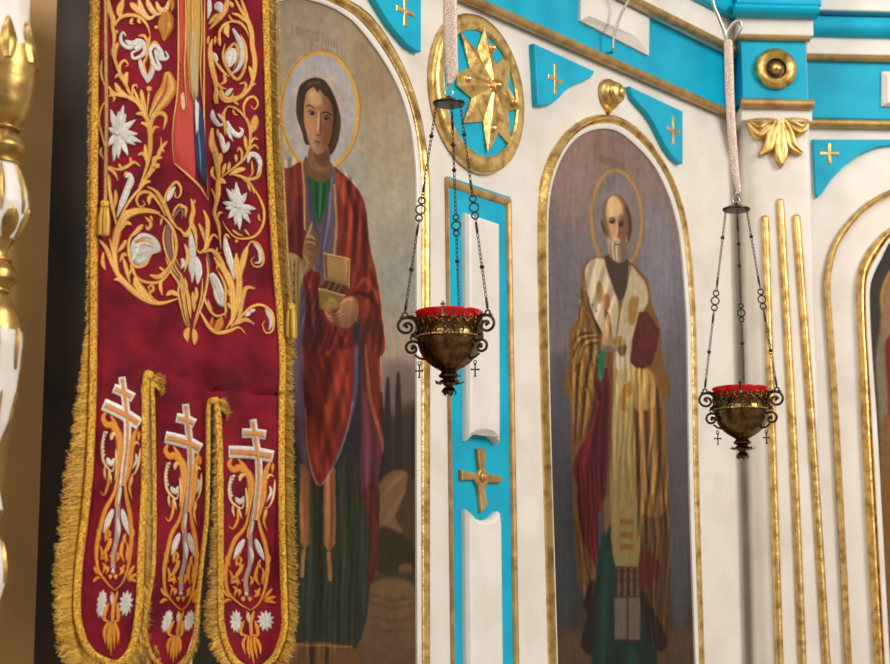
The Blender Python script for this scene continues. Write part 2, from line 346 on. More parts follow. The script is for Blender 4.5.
def arch_icon(pl, name, label, outer_r, inner_r, outer_l, inner_l, paint, step, group, base_z=.75, frame_mat='gold', vmin=None, w_gold=.017, split=.36):
    """outer_*/inner_*: traced edges of the gold moulding and of the picture, bottom to apex (left) and apex to bottom (right), wall coordinates"""
    vb = outer_r[-1][1]; ext = lambda q: [(q[0][0], vmin)] + q if q[0][1] > vmin else q
    outer = catmull(outer_l + outer_r[1:], 6); inner = catmull(inner_l + inner_r[1:], 6)
    outer = [(outer[0][0], vmin)] + outer + [(outer[-1][0], vmin)]; inner = [(inner[0][0], vmin)] + inner + [(inner[-1][0], vmin)]
    cu = sum(p[0] for p in inner)/len(inner)
    t = thing(name, label, 'icon', pl.xyz(cu, vmin, 0), group)
    def resample(p, n):
        q = np.array(p); d = np.r_[0, np.cumsum(np.hypot(*np.diff(q, axis=0).T))]; s_ = np.linspace(0, d[-1], n)
        return np.c_[np.interp(s_, d, q[:, 0]), np.interp(s_, d, q[:, 1])]
    O, I = resample(outer, 160), resample(inner, 160)
    # gold moulding: 62% of the band next to the wall; white lip inside it
    def band(f0, f1, prof, m, nm):
        rows = [[pl.xyz(*(I[k]*(1-(f0+(f1-f0)*a)) + O[k]*(f0+(f1-f0)*a)), h) for a, h in prof] for k in range(160)]
        mb = MB().grid(rows); K = len(prof); mb.f += [tuple(range(K)), tuple(159*K+i for i in range(K))[::-1]]
        return mb.build(nm, m, t, smooth='auto')
    band(split-.02, 1, [(0, 0), (0, .5*w_gold), (.07, .72*w_gold), (.16, .78*w_gold), (.2, .6*w_gold), (.3, .74*w_gold), (.45, w_gold), (.6, 1.02*w_gold), (.78, .8*w_gold), (.9, .45*w_gold), (1, .3*w_gold), (1, 0)], M[frame_mat], 'gilded_frame')
    band(0, split, [(0, 0), (0, .5*w_gold), (.3, .62*w_gold), (1, .62*w_gold), (1, 0)], M['white'], 'inner_lip')
    # the picture itself
    lo = I.min(0); hi = I.max(0); nu = int((hi[0]-lo[0])/step[0])+1; nv = int((hi[1]-lo[1])/step[1])+1
    U, V = np.meshgrid(np.linspace(lo[0], hi[0], nu), np.linspace(lo[1], hi[1], nv))
    ok = np.zeros(U.shape, bool); pg = I
    for i in range(len(pg)):
        (ax, ay), (bx, by) = pg[i-1], pg[i]
        with np.errstate(divide='ignore', invalid='ignore'): ok ^= ((ay > V) != (by > V)) & (U < (bx-ax)*(V-ay)/(by-ay)+ax)
    W = .004
    P = np.array(pl.O)[None]+U.reshape(-1, 1)*np.array(pl.u)+V.reshape(-1, 1)*np.array((0, 0, 1))+W*np.array(pl.n)
    pa = Painter(P, None); paint(pa)
    keep = ok.copy(); keep[1:] |= ok[:-1]; keep[:-1] |= ok[1:]; keep[:, 1:] |= ok[:, :-1]; keep[:, :-1] |= ok[:, 1:]
    q = keep[:-1, :-1] & keep[1:, :-1] & keep[:-1, 1:] & keep[1:, 1:]; ii, jj = np.nonzero(q)
    F4 = np.c_[ii*nu+jj, ii*nu+jj+1, (ii+1)*nu+jj+1, (ii+1)*nu+jj]
    used, inv = np.unique(F4, return_inverse=True); F4 = inv.reshape(F4.shape)
    me = bpy.data.meshes.new('painting'); me.vertices.add(len(used)); me.vertices.foreach_set('co', P[used].astype(np.float32).ravel())
    me.loops.add(F4.size); me.loops.foreach_set('vertex_index', F4.astype(np.int32).ravel())
    me.polygons.add(len(F4)); me.polygons.foreach_set('loop_start', np.arange(0, F4.size, 4, dtype=np.int32))
    me.update(calc_edges=True); me.validate()
    c = np.clip(pa.C[used], 0, 255)/255; c = np.where(c <= .04045, c/12.92, ((c+.055)/1.055)**2.4)
    at = me.color_attributes.new('Col', 'FLOAT_COLOR', 'POINT'); at.data.foreach_set('color', np.c_[c, np.ones(len(c))].astype(np.float32).ravel())
    me.materials.append(M['paint_art']); o = bpy.data.objects.new('painting', me); COL.objects.link(o)
    o.parent = t; o.matrix_parent_inverse = base_matrix(t).inverted()
    MB().prism(pl, [tuple(p) for p in I[::3]], -.03, .001).build('board', M['board'], t)
    return t
# ================================================================ the paintings
def folds(p, lines, col, wd, blur, alpha):
    for l in lines: p.stroke(l, wd, col, blur, alpha)
def lettering(p, x0, y0, slope, n, h, dx, col, seed):
    r = random.Random(seed)
    for i in range(n):
        x = x0+i*dx; y = y0+i*dx*slope; k = r.randint(0, 4)
        p.stroke([(x, y), (x, y+h)], 1.1, col, .8, .45, False)
        if k != 1: p.stroke([(x+dx*.55, y+dx*.55*slope), (x+dx*.55, y+h+dx*.5*slope)], 1.0, col, .8, .42, False)
        if k == 0: p.stroke([(x, y+h*.5), (x+dx*.55, y+h*.55)], .9, col, .8, .42, False)
        if k == 2: p.stroke([(x, y), (x+dx*.55, y+h)], .9, col, .8, .42, False)
        if k >= 3: p.stroke([(x, y+.6), (x+dx*.55, y+.8)], .9, col, .8, .42, False)
def paint_young(p):
    c7 = T(270, 0, 3.906); h6 = T(290, 60, 6.6375); c8 = T(280, 150, 3.32); b5 = T(285, 220, 5.53); p1 = T(280, 330, 3.906); p2 = T(280, 490, 3.813)
    p.vgrad([(-40, (150, 132, 108)), (40, (170, 152, 128)), (120, (178, 165, 142)), (200, (172, 166, 148)), (300, (168, 158, 138)), (350, (160, 146, 126)), (375, (138, 118, 108)),
             (410, (112, 92, 84)), (450, (86, 68, 52)), (520, (80, 60, 42)), (560, (86, 66, 46)), (600, (112, 84, 58)), (670, (96, 72, 50))])
    p.poly(c7([(300, 40), (420, 180), (500, 330), (560, 664), (420, 664), (330, 300)]), (168, 138, 100), 18, alpha=.75)
    p.poly([(376, 110), (412, 140), (414, 260), (372, 240)], (182, 168, 142), 16, alpha=.6)
    p.poly([(382, 230), (414, 240), (414, 345), (384, 340)], (158, 158, 146), 14, alpha=.6)
    p.poly([(382, 315), (415, 330), (415, 380), (382, 375)], (176, 152, 134), 10, alpha=.6)
    p.poly([(384, 372), (400, 360), (415, 372), (415, 420), (386, 430)], (120, 98, 98), 8, alpha=.8)
    p.poly([(150, 380), (285, 380), (292, 700), (150, 700)], (52, 44, 32), 8)
    # lettering over the halo, worn and faint
    lettering(p, 292, 25, .33, 9, 9, 5.2, (118, 92, 62), 4); lettering(p, 312, 44, .3, 7, 7, 5, (128, 102, 72), 9)
    # halo
    p.ell(319.5, 111, 37, 57, (176, 172, 174), 2); p.ell(319, 112, 28, 44, (190, 168, 160), 6, .8)
    p.ring(319.5, 111, 38, 58.5, 4.2, (216, 168, 84), .8); p.ring(321, 111, 39.4, 60, 1.2, (180, 130, 60), .6, .8)
    # cypresses and hill
    p.poly(p1([(380, 320), (440, 330), (530, 300), (530, 600), (380, 600)]), (66, 54, 42), 8, alpha=.9)
    for x, t, b, w_ in ((421, 185, 560, 26), (462, 165, 560, 26), (395, 240, 560, 26), (520, 300, 560, 22)):
        p.poly(p1([(x, t), (x+w_*.35, t+60), (x+w_*.6, b), (x-w_*.6, b), (x-w_*.35, t+60)]), (56, 46, 36), 1.4)
    p.poly(p1([(390, 600), (420, 560), (470, 545), (500, 570), (480, 640), (420, 664), (380, 664)]), (128, 92, 62), 2)
    p.poly(p2([(375, 0), (480, -10), (440, 90), (465, 160), (400, 150), (375, 120)]), (124, 92, 62), 2)
    p.stroke(p2([(400, 130), (440, 70), (470, 10)]), 6, (150, 112, 78), 2, .6); p.stroke(p1([(410, 640), (450, 590), (490, 560)]), 5, (150, 112, 78), 2, .7)
    p.poly(p2([(380, 160), (430, 150), (515, 220), (515, 310), (380, 320)]), (60, 48, 34), 3)
    p.poly(p2([(455, 290), (500, 285), (500, 325), (460, 330)]), (120, 78, 50), 2); p.poly(p2([(350, 330), (515, 315), (515, 365), (350, 370)]), (66, 62, 44), 3)
    p.poly(p2([(330, 380), (515, 370), (515, 700), (330, 700)]), (118, 88, 60), 3, col2=(104, 78, 54), axis=((0, 590), (0, 664)))
    for y in (400, 430, 480, 520): p.stroke(p2([(350, y), (430, y+20), (515, y+5)]), 3, (84, 64, 44), 2.5, .6)
    # tunic
    p.poly([(292, 480), (372, 480), (372, 560), (355, 650), (288, 650), (286, 500)], (52, 56, 40), 1.5)
    p.poly(p1([(40, 430), (330, 430), (330, 664), (30, 664)]), (50, 53, 40), 1.5)
    for x in (45, 130, 150, 225, 265): p.stroke(p2([(x, -30), (x+4, 300), (x-4, 580)]), 5, (34, 36, 26), 2.5, .7)
    for x in (110, 240): p.stroke(p2([(x, -30), (x+2, 300), (x, 570)]), 5, (74, 76, 54), 2.5, .6)
    p.poly(p2([(10, 590), (275, 600), (272, 720), (10, 720)]), (112, 76, 42), 1.2); p.stroke(p2([(120, 590), (125, 700)]), 5, (52, 36, 24), 1, .9, False); p.stroke(p2([(180, 600), (178, 700)]), 4, (60, 42, 26), 1, .9, False)
    p.stroke(p2([(20, 588), (275, 598)]), 2, (150, 112, 64), .8, .8, False)
    p.poly(p1([(150, 590), (185, 590), (185, 664), (150, 664)]), (40, 40, 30), 2)
    # stole ends with tassels
    for a, t, tas in (([(72, -100), (114, -100), (112, 205), (95, 228), (78, 202)], 0, (90, 232, 84, 326)), ([(168, -100), (212, -80), (212, 205), (190, 238), (168, 205)], 0, (188, 242, 190, 340))):
        p.poly(p2(a), (150, 92, 52), 1, False); p.stroke(p2([(a[0][0]+14, -80), (a[0][0]+16, 190)]), 4, (178, 116, 70), 1.6, .6)
        p.stroke(p2([(tas[0], tas[1]), (tas[2], tas[3])]), 4, (160, 108, 56), .9, .95, False)
    # mantle: back panel at the right, red above and wine below
    p.poly(c8([(175, 55), (215, 85), (262, 135), (285, 200), (300, 330), (325, 440), (338, 560), (340, 680), (200, 700), (150, 600), (175, 400), (185, 250), (180, 120)]), (158, 38, 28), 1)
    p.poly(p1([(300, -30), (398, -30), (392, 80), (388, 200), (403, 400), (405, 470), (385, 560), (372, 680), (325, 680), (315, 450), (318, 200)]), (120, 34, 30), 1, col2=(100, 44, 56), axis=((0, 380), (0, 460)))
    p.poly(p2([(310, -10), (376, -10), (374, 200), (362, 325), (333, 365), (350, 230), (330, 100)]), (112, 32, 34), 1.2)
    p.stroke(p1([(335, 60), (350, 250), (395, 420), (400, 480)]), 4, (196, 120, 80), 1, .5); p.stroke(p1([(350, 20), (375, 180), (380, 330)]), 9, (172, 44, 30), 3, .8)
    p.stroke(p1([(330, 250), (340, 450), (330, 620)]), 10, (124, 66, 84), 4, .6); p.stroke(p2([(350, 10), (362, 160), (350, 300)]), 5, (140, 44, 44), 2, .6)
    # dark gap and lavender-lined edge beside the red drape
    p.poly(p1([(272, -20), (312, -20), (318, 200), (312, 480), (270, 480), (250, 430)]), (50, 44, 50), 1.5)
    p.stroke(p1([(298, -10), (296, 200), (262, 380), (170, 600)]), 5, (96, 84, 112), 1.2, .8)
    # red drape in front
    p.poly(p1([(86, -60), (290, -60), (290, 100), (280, 290), (255, 400), (205, 520), (160, 606), (128, 580), (104, 470), (95, 300)]), (166, 34, 24), 1)
    p.poly(p1([(92, -60), (170, -60), (140, 130), (120, 330), (100, 330)]), (110, 22, 20), 5, alpha=.85)
    for l in ([(110, 60), (160, 170), (175, 280)], [(100, 200), (150, 350), (165, 470)], [(120, 20), (180, 110), (200, 200)], [(225, 20), (190, 150), (175, 280)]): p.stroke(p1(l), 7, (104, 18, 18), 3, .75)
    for l in ([(262, 30), (235, 170), (185, 330), (165, 460)], [(270, 170), (230, 350), (175, 480)], [(120, 340), (135, 470), (155, 560)], [(200, 30), (180, 100)]): p.stroke(p1(l), 8, (214, 62, 38), 3, .75)
    p.stroke(p1([(245, 230), (215, 380), (168, 500)]), 7, (90, 16, 18), 3, .6)
    p.stroke(p1([(98, 310), (112, 500), (155, 606), (215, 520), (262, 390), (284, 280)]), 2, (150, 130, 128), .8, .6, False)
    # purple lining at the left
    p.poly(p1([(30, 20), (84, 50), (95, 300), (104, 470), (122, 560), (80, 500), (50, 400), (30, 200)]), (98, 74, 92), 1.5); p.stroke(p1([(60, 80), (72, 300), (100, 500)]), 6, (128, 104, 122), 3, .6)
    p.poly(p1([(30, 400), (75, 480), (72, 664), (30, 664)]), (52, 58, 50), 2)
    # upper body: inner robe, green tunic
    p.poly(c8([(78, 40), (110, 30), (170, 50), (190, 110), (190, 340), (160, 380), (150, 440), (100, 470), (85, 380), (70, 200)]), (100, 84, 96), 1.2)
    p.poly(c8([(95, 75), (120, 95), (168, 95), (160, 170), (135, 240), (115, 230), (100, 150)]), (42, 92, 52), 1.2); folds(p, [c8(l) for l in ([(120, 110), (125, 220)], [(150, 110), (140, 210)])], (24, 56, 36), 3, 1.4, .7)
    p.stroke(c8([(135, 105), (132, 225)]), 2, (80, 140, 84), 1, .6); p.stroke(c8([(98, 85), (130, 100), (170, 88)]), 3.4, (120, 84, 44), .8, .9)
    folds(p, [c8(l) for l in ([(90, 90), (105, 200), (130, 300)], [(178, 110), (150, 250), (130, 420)], [(160, 200), (150, 330)])], (70, 62, 84), 4, 2, .7)
    folds(p, [c8(l) for l in ([(172, 90), (165, 200), (145, 330)], [(110, 380), (125, 440)])], (140, 130, 150), 3, 1.5, .7)
    # mantle left shoulder with its gold edge
    p.poly(c8([(-20, 85), (30, 60), (72, 42), (78, 130), (82, 250), (80, 362), (-20, 362)]), (152, 40, 34), 1); p.poly(c8([(30, 190), (78, 180), (78, 360), (20, 360)]), (116, 26, 34), 4, alpha=.8)
    p.stroke(c8([(30, 70), (40, 160), (30, 260)]), 5, (206, 74, 56), 3, .7); p.stroke(c8([(74, 46), (80, 140), (83, 262)]), 2.2, (186, 128, 70), .7, .95, False)
    # right shoulder folds
    for l, c_ in (([(205, 95), (235, 200), (235, 330), (215, 460)], (210, 58, 36)), ([(250, 150), (270, 260), (262, 400)], (196, 52, 32)), ([(285, 300), (300, 420), (290, 560)], (198, 54, 34)), ([(190, 80), (215, 180)], (218, 70, 44))): p.stroke(c8(l), 6, c_, 2.4, .85)
    for l in ([(225, 110), (252, 230), (245, 400)], [(270, 200), (285, 330), (270, 470)], [(300, 400), (315, 520), (310, 660)], [(240, 470), (300, 480), (320, 450)], [(250, 600), (270, 664)]): p.stroke(c8(l), 5.5, (92, 20, 22), 2.4, .8)
    p.stroke(b5([(385, 390), (440, 330), (500, 400), (520, 470)]), 5, (206, 60, 42), 2, .8); p.stroke(b5([(400, 400), (460, 420), (510, 480)]), 4, (92, 18, 24), 1.5, .8)
    p.stroke(c8([(180, 115), (187, 230), (180, 345)]), 2.4, (190, 134, 74), .7, .9, False)
    # dark red fall below the hands
    p.poly(b5([(115, 290), (190, 300), (200, 480), (230, 560), (330, 600), (380, 590), (380, 700), (100, 700), (90, 420)]), (134, 28, 26), 2); p.poly(b5([(110, 400), (180, 420), (220, 560), (200, 690), (110, 690)]), (84, 20, 26), 5, alpha=.8)
    for l in ([(120, 300), (150, 420), (160, 600)], [(210, 520), (290, 590), (330, 664)]): p.stroke(b5(l), 4, (190, 50, 36), 2, .7)
    p.poly(b5([(385, 560), (402, 560), (404, 664), (380, 664)]), (44, 44, 66), 1)
    # left cuff (brocade) and hand
    p.poly(b5([(0, 212), (84, 212), (90, 300), (88, 420), (78, 640), (0, 640)]), (164, 132, 72), .9)
    for x in (30, 52, 72): p.stroke(b5([(x, 220), (x-2, 600)]), 1.4, (112, 82, 40), .7, .7, False)
    for y in (250, 300, 350, 400, 450): p.ell(*b5([(50, y)])[0], 1.2, 2, (100, 70, 36), .5)
    p.poly(b5([(86, 380), (112, 400), (100, 664), (72, 664)]), (84, 74, 92), 1.5)
    p.poly(b5([(96, 215), (104, 120), (130, 60), (150, 40), (165, 80), (182, 95), (186, 170), (165, 245), (125, 290), (98, 300)]), (150, 108, 70), 1, col2=(112, 74, 44), axis=(b5([(100, 0)])[0], b5([(190, 0)])[0]))
    p.stroke(b5([(150, 15), (135, 60), (122, 90)]), 2.6, (186, 142, 100), .7); p.stroke(b5([(118, 92), (150, 95), (160, 110)]), 2, (194, 150, 106), .8, .9); p.stroke(b5([(112, 122), (150, 125), (165, 140)]), 2, (190, 144, 100), .8, .8)
    for y in (108, 135, 160): p.stroke(b5([(115, y), (165, y+8)]), 1.1, (84, 52, 32), .6, .8)
    p.stroke(b5([(105, 200), (125, 240), (105, 290)]), 3, (180, 136, 94), 1.2, .8)
    # casket
    p.poly(b5([(212, 180), (358, 216), (360, 300), (350, 375), (215, 335)]), (146, 108, 60), .7, False); p.poly(b5([(232, 200), (345, 228), (345, 340), (236, 315)]), (166, 126, 72), 1, False)
    p.stroke(b5([(214, 182), (358, 217)]), 1.6, (196, 158, 98), .5, 1, False); p.stroke(b5([(356, 220), (352, 372)]), 1.4, (196, 158, 98), .5, 1, False); p.stroke(b5([(226, 196), (232, 320)]), 1.6, (104, 72, 38), .5, 1, False)
    p.poly(b5([(188, 378), (225, 333), (352, 365), (330, 415)]), (84, 50, 32), .6, False)
    for a in (250, 285, 318): p.stroke(b5([(a, 345), (a-22, 392)]), 1.1, (150, 112, 66), .5, .9, False)
    p.poly(b5([(186, 380), (330, 415), (318, 470), (262, 512), (188, 490)]), (140, 106, 52), .7, False); p.stroke(b5([(186, 380), (330, 416)]), 1.5, (190, 152, 88), .5, 1, False); p.poly(b5([(240, 430), (280, 440), (275, 490), (245, 480)]), (176, 142, 84), 1.6)
    # right hand under it
    p.poly(b5([(215, 500), (255, 515), (300, 495), (310, 450), (340, 425), (385, 428), (395, 470), (385, 560), (340, 600), (290, 585), (240, 545)]), (172, 124, 84), .9, col2=(128, 84, 54), axis=(b5([(300, 480)])[0], b5([(320, 600)])[0]))
    for y in (515, 535, 555): p.stroke(b5([(235, y), (285, y+12), (330, y-10)]), 1.1, (112, 68, 44), .6, .8)
    p.stroke(b5([(312, 462), (345, 440), (378, 440)]), 2.4, (204, 160, 118), 1, .9); p.stroke(b5([(396, 440), (402, 500), (392, 560)]), 2, (130, 116, 60), .7, .9, False)
    # neck, face, hair
    p.poly(h6([(140, 560), (250, 560), (262, 700), (240, 740), (150, 735), (118, 690)]), (140, 94, 62), 1.2); p.poly(h6([(165, 620), (250, 600), (258, 700), (190, 700)]), (98, 62, 42), 2, alpha=.8)
    p.poly(h6([(105, 640), (125, 690), (170, 740), (250, 735), (262, 680), (280, 700), (262, 770), (110, 765), (95, 690)]), (120, 80, 48), 1)
    p.poly(h6([(60, 180), (95, 140), (150, 118), (215, 128), (262, 175), (300, 250), (322, 330), (336, 410), (325, 520), (295, 600), (265, 630), (240, 560), (110, 560), (80, 480), (48, 380), (44, 270)]), (66, 46, 34), .9)
    p.poly(h6([(105, 230), (135, 190), (170, 180), (215, 215), (265, 270), (285, 350), (282, 430), (270, 520), (235, 600), (195, 628), (165, 612), (130, 555), (102, 470), (92, 360)]), (188, 136, 92), .9, col2=(124, 74, 48), axis=(h6([(140, 0)])[0], h6([(290, 0)])[0]))
    p.poly(h6([(125, 215), (160, 195), (200, 225), (210, 290), (140, 300)]), (212, 166, 118), 2.4, alpha=.8); p.poly(h6([(110, 400), (150, 420), (160, 520), (130, 520), (105, 450)]), (196, 134, 94), 2.4, alpha=.8)
    p.poly(h6([(210, 420), (270, 420), (262, 520), (225, 590), (210, 520)]), (134, 72, 46), 3, alpha=.8)
    p.stroke(h6([(106, 312), (130, 302), (168, 325)]), 1.6, (66, 40, 28), .5); p.stroke(h6([(210, 352), (240, 345), (278, 372)]), 1.7, (60, 36, 26), .5)
    p.ell(*h6([(145, 355)])[0], 3.0, 1.7, (150, 112, 84), .5); p.ell(*h6([(240, 388)])[0], 3.0, 1.7, (120, 82, 60), .5)
    p.ell(*h6([(148, 356)])[0], 1.7, 1.6, (34, 22, 18), .5); p.ell(*h6([(238, 388)])[0], 1.7, 1.6, (30, 20, 16), .5)
    p.stroke(h6([(118, 345), (148, 336), (172, 362)]), 1, (58, 34, 26), .4); p.stroke(h6([(215, 375), (242, 368), (268, 395)]), 1, (58, 34, 26), .4)
    p.stroke(h6([(190, 340), (186, 420), (180, 480)]), 2.2, (220, 170, 124), 1, .8); p.stroke(h6([(204, 350), (204, 430), (200, 495)]), 2, (104, 60, 42), .8, .8); p.stroke(h6([(172, 490), (190, 502), (205, 492)]), 1.4, (100, 54, 40), .5, .9)
    p.stroke(h6([(166, 535), (186, 545), (205, 548)]), 1.6, (122, 44, 38), .5); p.stroke(h6([(170, 556), (190, 562), (202, 558)]), 1.6, (160, 84, 68), .6, .9)
    p.poly(h6([(95, 240), (112, 200), (150, 170), (185, 215), (200, 195), (240, 240), (240, 170), (180, 130), (110, 150)]), (70, 50, 36), .9); p.stroke(h6([(110, 180), (150, 150), (200, 155)]), 3, (112, 86, 64), 1.5, .7)
    p.stroke(h6([(60, 260), (62, 380), (95, 480), (118, 560)]), 4, (78, 56, 40), 1, .9); p.stroke(h6([(300, 300), (318, 420), (300, 540), (270, 620)]), 4.5, (84, 60, 44), 1.2, .8); p.stroke(h6([(275, 230), (300, 320), (300, 430)]), 2, (42, 28, 22), 1, .8)
    p.cloth(c8([(190, 70), (262, 135), (300, 330), (338, 560), (340, 680), (230, 700), (235, 480), (195, 300)]), -8, 12, .20, 2)
    p.cloth(c8([(-20, 85), (72, 42), (80, 362), (-20, 362)]), 3, 10, .16, 3)
    p.cloth(p1([(96, -60), (285, -60), (280, 290), (205, 520), (160, 600), (104, 470)]), 12, 13, .17, 4)
    p.cloth(p1([(310, -30), (398, -30), (403, 400), (372, 680), (325, 680), (318, 200)]), 3, 10, .18, 5)
    p.cloth(p2([(30, -60), (330, -60), (330, 330), (275, 590), (20, 590)]), 0, 11, .18, 6)
    p.cloth(b5([(110, 300), (190, 310), (230, 560), (330, 600), (330, 700), (100, 700)]), -18, 10, .18, 7)
    r_ = np.clip((p.C[:, 0]/(p.C[:, 1:].mean(1)+1)-2.0)/1.2, 0, 1); p.C[:, 0] *= 1-.20*r_; p.C[:, 1] *= 1+.10*r_
    p.tone(.93, .10)
    p.grain(.035)

def paint_elder(p):
    e = T(540, 110, 3.019); f5 = T(575, 160, 5.11); g5 = T(565, 270, 5.11); q1 = T(540, 320, 3.6875); q2 = T(540, 490, 3.819)
    p.mb = 1.3
    p.vgrad([(110, (136, 108, 96)), (180, (134, 110, 104)), (250, (122, 110, 110)), (350, (112, 104, 108)), (450, (92, 86, 90)), (520, (80, 76, 78)), (600, (66, 64, 64)), (622, (74, 64, 54)), (640, (104, 80, 60)), (670, (92, 70, 52))])
    p.poly(e([(20, 330), (120, 400), (160, 520), (130, 664), (20, 664)]), (112, 106, 112), 14, alpha=.7); p.poly(e([(320, 300), (400, 380), (430, 560), (420, 664), (330, 620)]), (124, 122, 132), 14, alpha=.8)
    p.poly([(549, 380), (572, 380), (574, 600), (552, 600)], (74, 78, 84), 9, alpha=.7); p.poly([(668, 330), (684, 330), (690, 600), (670, 600)], (98, 94, 98), 7, alpha=.7)
    p.poly(e([(90, 100), (160, 70), (170, 160), (110, 300), (50, 330), (40, 200)]), (148, 122, 112), 14, alpha=.6)
    p.stroke(e([(178, 60), (176, 180)]), 8, (120, 92, 76), 5, .5)
    lettering(p, 600, 155, .36, 7, 7, 3.6, (112, 80, 48), 12)
    p.ell(*e([(232, 332)])[0], 25, 49, (122, 112, 112), 2, .9); p.ell(*e([(232, 325)])[0], 15, 30, (140, 118, 110), 6, .8)
    p.ring(*e([(231, 332)])[0], 25.3, 49.5, 3.2, (172, 128, 62), .9, 1, .08)
    # vestment mass
    p.poly(g5([(92, 0), (110, -40), (150, -62), (240, -70), (330, -40), (390, 10), (430, 70), (440, 170), (485, 290), (495, 450), (512, 664), (30, 664), (36, 380), (70, 200)]), (124, 84, 42), 1.2)
    p.poly([(570, 330), (590, 350), (602, 400), (598, 470), (590, 600), (576, 560), (572, 450)], (134, 88, 42), 1.5); p.poly([(640, 380), (660, 400), (666, 470), (667, 620), (650, 640), (638, 560), (636, 450)], (112, 74, 40), 1.5)
    p.poly(q1([(120, 380), (200, 380), (235, 500), (190, 664), (140, 664), (118, 560)]), (124, 80, 42), 2)
    p.poly(q2([(138, -40), (165, -40), (175, 200), (235, 340), (200, 400), (165, 400), (140, 300)]), (112, 76, 42), 2); p.poly(q2([(355, -40), (484, -40), (488, 590), (470, 620), (430, 600), (385, 420)]), (94, 64, 38), 1.5)
    # teal under-robe at the bottom
    p.poly(q2([(265, 60), (285, 200), (285, 720), (205, 720), (200, 560), (215, 330), (240, 170)]), (30, 58, 52), 1.6); p.stroke(q2([(255, 240), (245, 500), (240, 700)]), 6, (40, 84, 74), 3, .7)
    p.poly(q2([(380, 390), (420, 450), (440, 720), (280, 720), (285, 570), (380, 570)]), (34, 56, 48), 1.6); p.stroke(q2([(350, 600), (350, 700)]), 10, (42, 84, 74), 3, .7); p.stroke(q2([(300, 600), (300, 700)]), 5, (26, 44, 40), 2, .7)
    p.poly(q2([(200, 340), (215, 420), (205, 600), (190, 630), (155, 590), (180, 480), (165, 430)]), (46, 34, 30), 1.5); p.poly(q2([(385, 400), (440, 470), (485, 570), (465, 615), (430, 590), (395, 500)]), (50, 36, 32), 1.6)
    # crimson lining
    p.poly(q1([(215, 215), (255, 190), (258, 420), (245, 600), (240, 700), (205, 700), (160, 660), (122, 560), (140, 490), (185, 400)]), (108, 28, 42), 1.3); p.poly(q2([(145, 30), (165, -10), (215, -30), (220, 120), (212, 290), (190, 240), (155, 170)]), (112, 30, 34), 1.5)
    folds(p, [q1(l) for l in ([(225, 240), (205, 420), (195, 600)], [(245, 230), (235, 430), (225, 640)])], (68, 20, 30), 5, 2.5, .8); folds(p, [q1(l) for l in ([(215, 300), (175, 470), (150, 570)],)], (140, 44, 56), 4, 2, .7)
    p.poly(q1([(216, 112), (238, 115), (236, 200), (222, 225), (212, 180)]), (34, 110, 78), 1)
    p.poly(q1([(245, 110), (272, 110), (268, 700), (242, 700), (258, 300)]), (116, 70, 36), 1.3); p.poly(q2([(236, 60), (270, 20), (272, 100), (250, 170)]), (124, 96, 62), 2)
    # pale central strip
    p.poly(q1([(265, -10), (350, -10), (352, 300), (350, 720), (264, 720), (268, 300), (272, 120)]), (184, 160, 106), 1.2, col2=(150, 126, 72), axis=(q1([(0, 100)])[0], q1([(0, 600)])[0]))
    p.poly(q2([(276, -20), (362, -20), (376, 290), (286, 290)]), (152, 128, 74), 1.2); p.poly(q1([(275, 30), (300, 60), (290, 200), (275, 220)]), (150, 122, 72), 3, alpha=.7)
    for x in (290, 318, 338): p.stroke(q1([(x, 300), (x, 620)]), 3, (142, 112, 62), 2.4, .5)
    p.poly(q1([(300, 262), (330, 225), (342, 270), (318, 290), (322, 335), (300, 330)]), (160, 112, 44), 1.6)
    for y in (120, 172, 218): p.poly(q2([(304, y-12), (356, y-10), (358, y+12), (306, y+10)]), (148, 96, 44), .9, False)
    p.poly(q2([(284, 292), (378, 292), (380, 400), (286, 405)]), (92, 66, 44), 1, False)
    for k in range(8): p.stroke(q2([(289+k*12, 300), (290+k*12, 400)]), 1.4, (140, 98, 58) if k % 2 else (54, 38, 28), .6, .9, False)
    for y in (310, 345): p.stroke(q2([(286, y), (380, y)]), 1.3, (62, 44, 32), .8, .8, False)
    p.poly(q2([(284, 412), (382, 412), (382, 572), (284, 572)]), (116, 100, 92), 1, False); p.stroke(q2([(334, 412), (336, 572)]), 1.6, (62, 50, 46), .7, .8, False); p.stroke(q2([(284, 574), (384, 576)]), 2.4, (70, 54, 42), .8, .9, False)
    # brocade folds left and right
    for l in ([(140, 60), (128, 200), (122, 380)], [(175, 60), (150, 200), (135, 420)], [(205, 100), (180, 260), (160, 420)]): p.stroke(q1(l), 4, (176, 126, 58), 1.6, .8)
    for l in ([(158, 60), (138, 230), (130, 450)], [(192, 90), (166, 260), (150, 440)], [(210, 130), (200, 300), (175, 420)]): p.stroke(q1(l), 3, (66, 38, 22), 1.6, .85)
    for l in ([(40, 380), (70, 330), (165, 325)], [(36, 450), (80, 360), (175, 345)], [(50, 520), (90, 400), (170, 370)]): p.stroke(g5(l), 3, (84, 52, 28), 1.2, .8)
    for l in ([(50, 400), (85, 345), (165, 335)], [(60, 480), (100, 380), (180, 355)], [(85, 200), (75, 300), (60, 340)]): p.stroke(g5(l), 2.6, (178, 132, 68), 1.1, .8)
    p.stroke(g5([(110, 110), (150, 240), (185, 330)]), 4, (50, 32, 24), 1.4, .9)
    p.poly(q1([(352, 190), (385, 178), (415, 195), (440, 235), (462, 330), (466, 470), (466, 700), (366, 700), (352, 480), (345, 350)]), (134, 92, 44), 1.5)
    for l in ([(385, 200), (372, 340), (375, 560)], [(410, 215), (408, 360), (415, 640)], [(380, 350), (385, 480), (388, 660)]): p.stroke(q1(l), 5, (178, 132, 72), 2, .8)
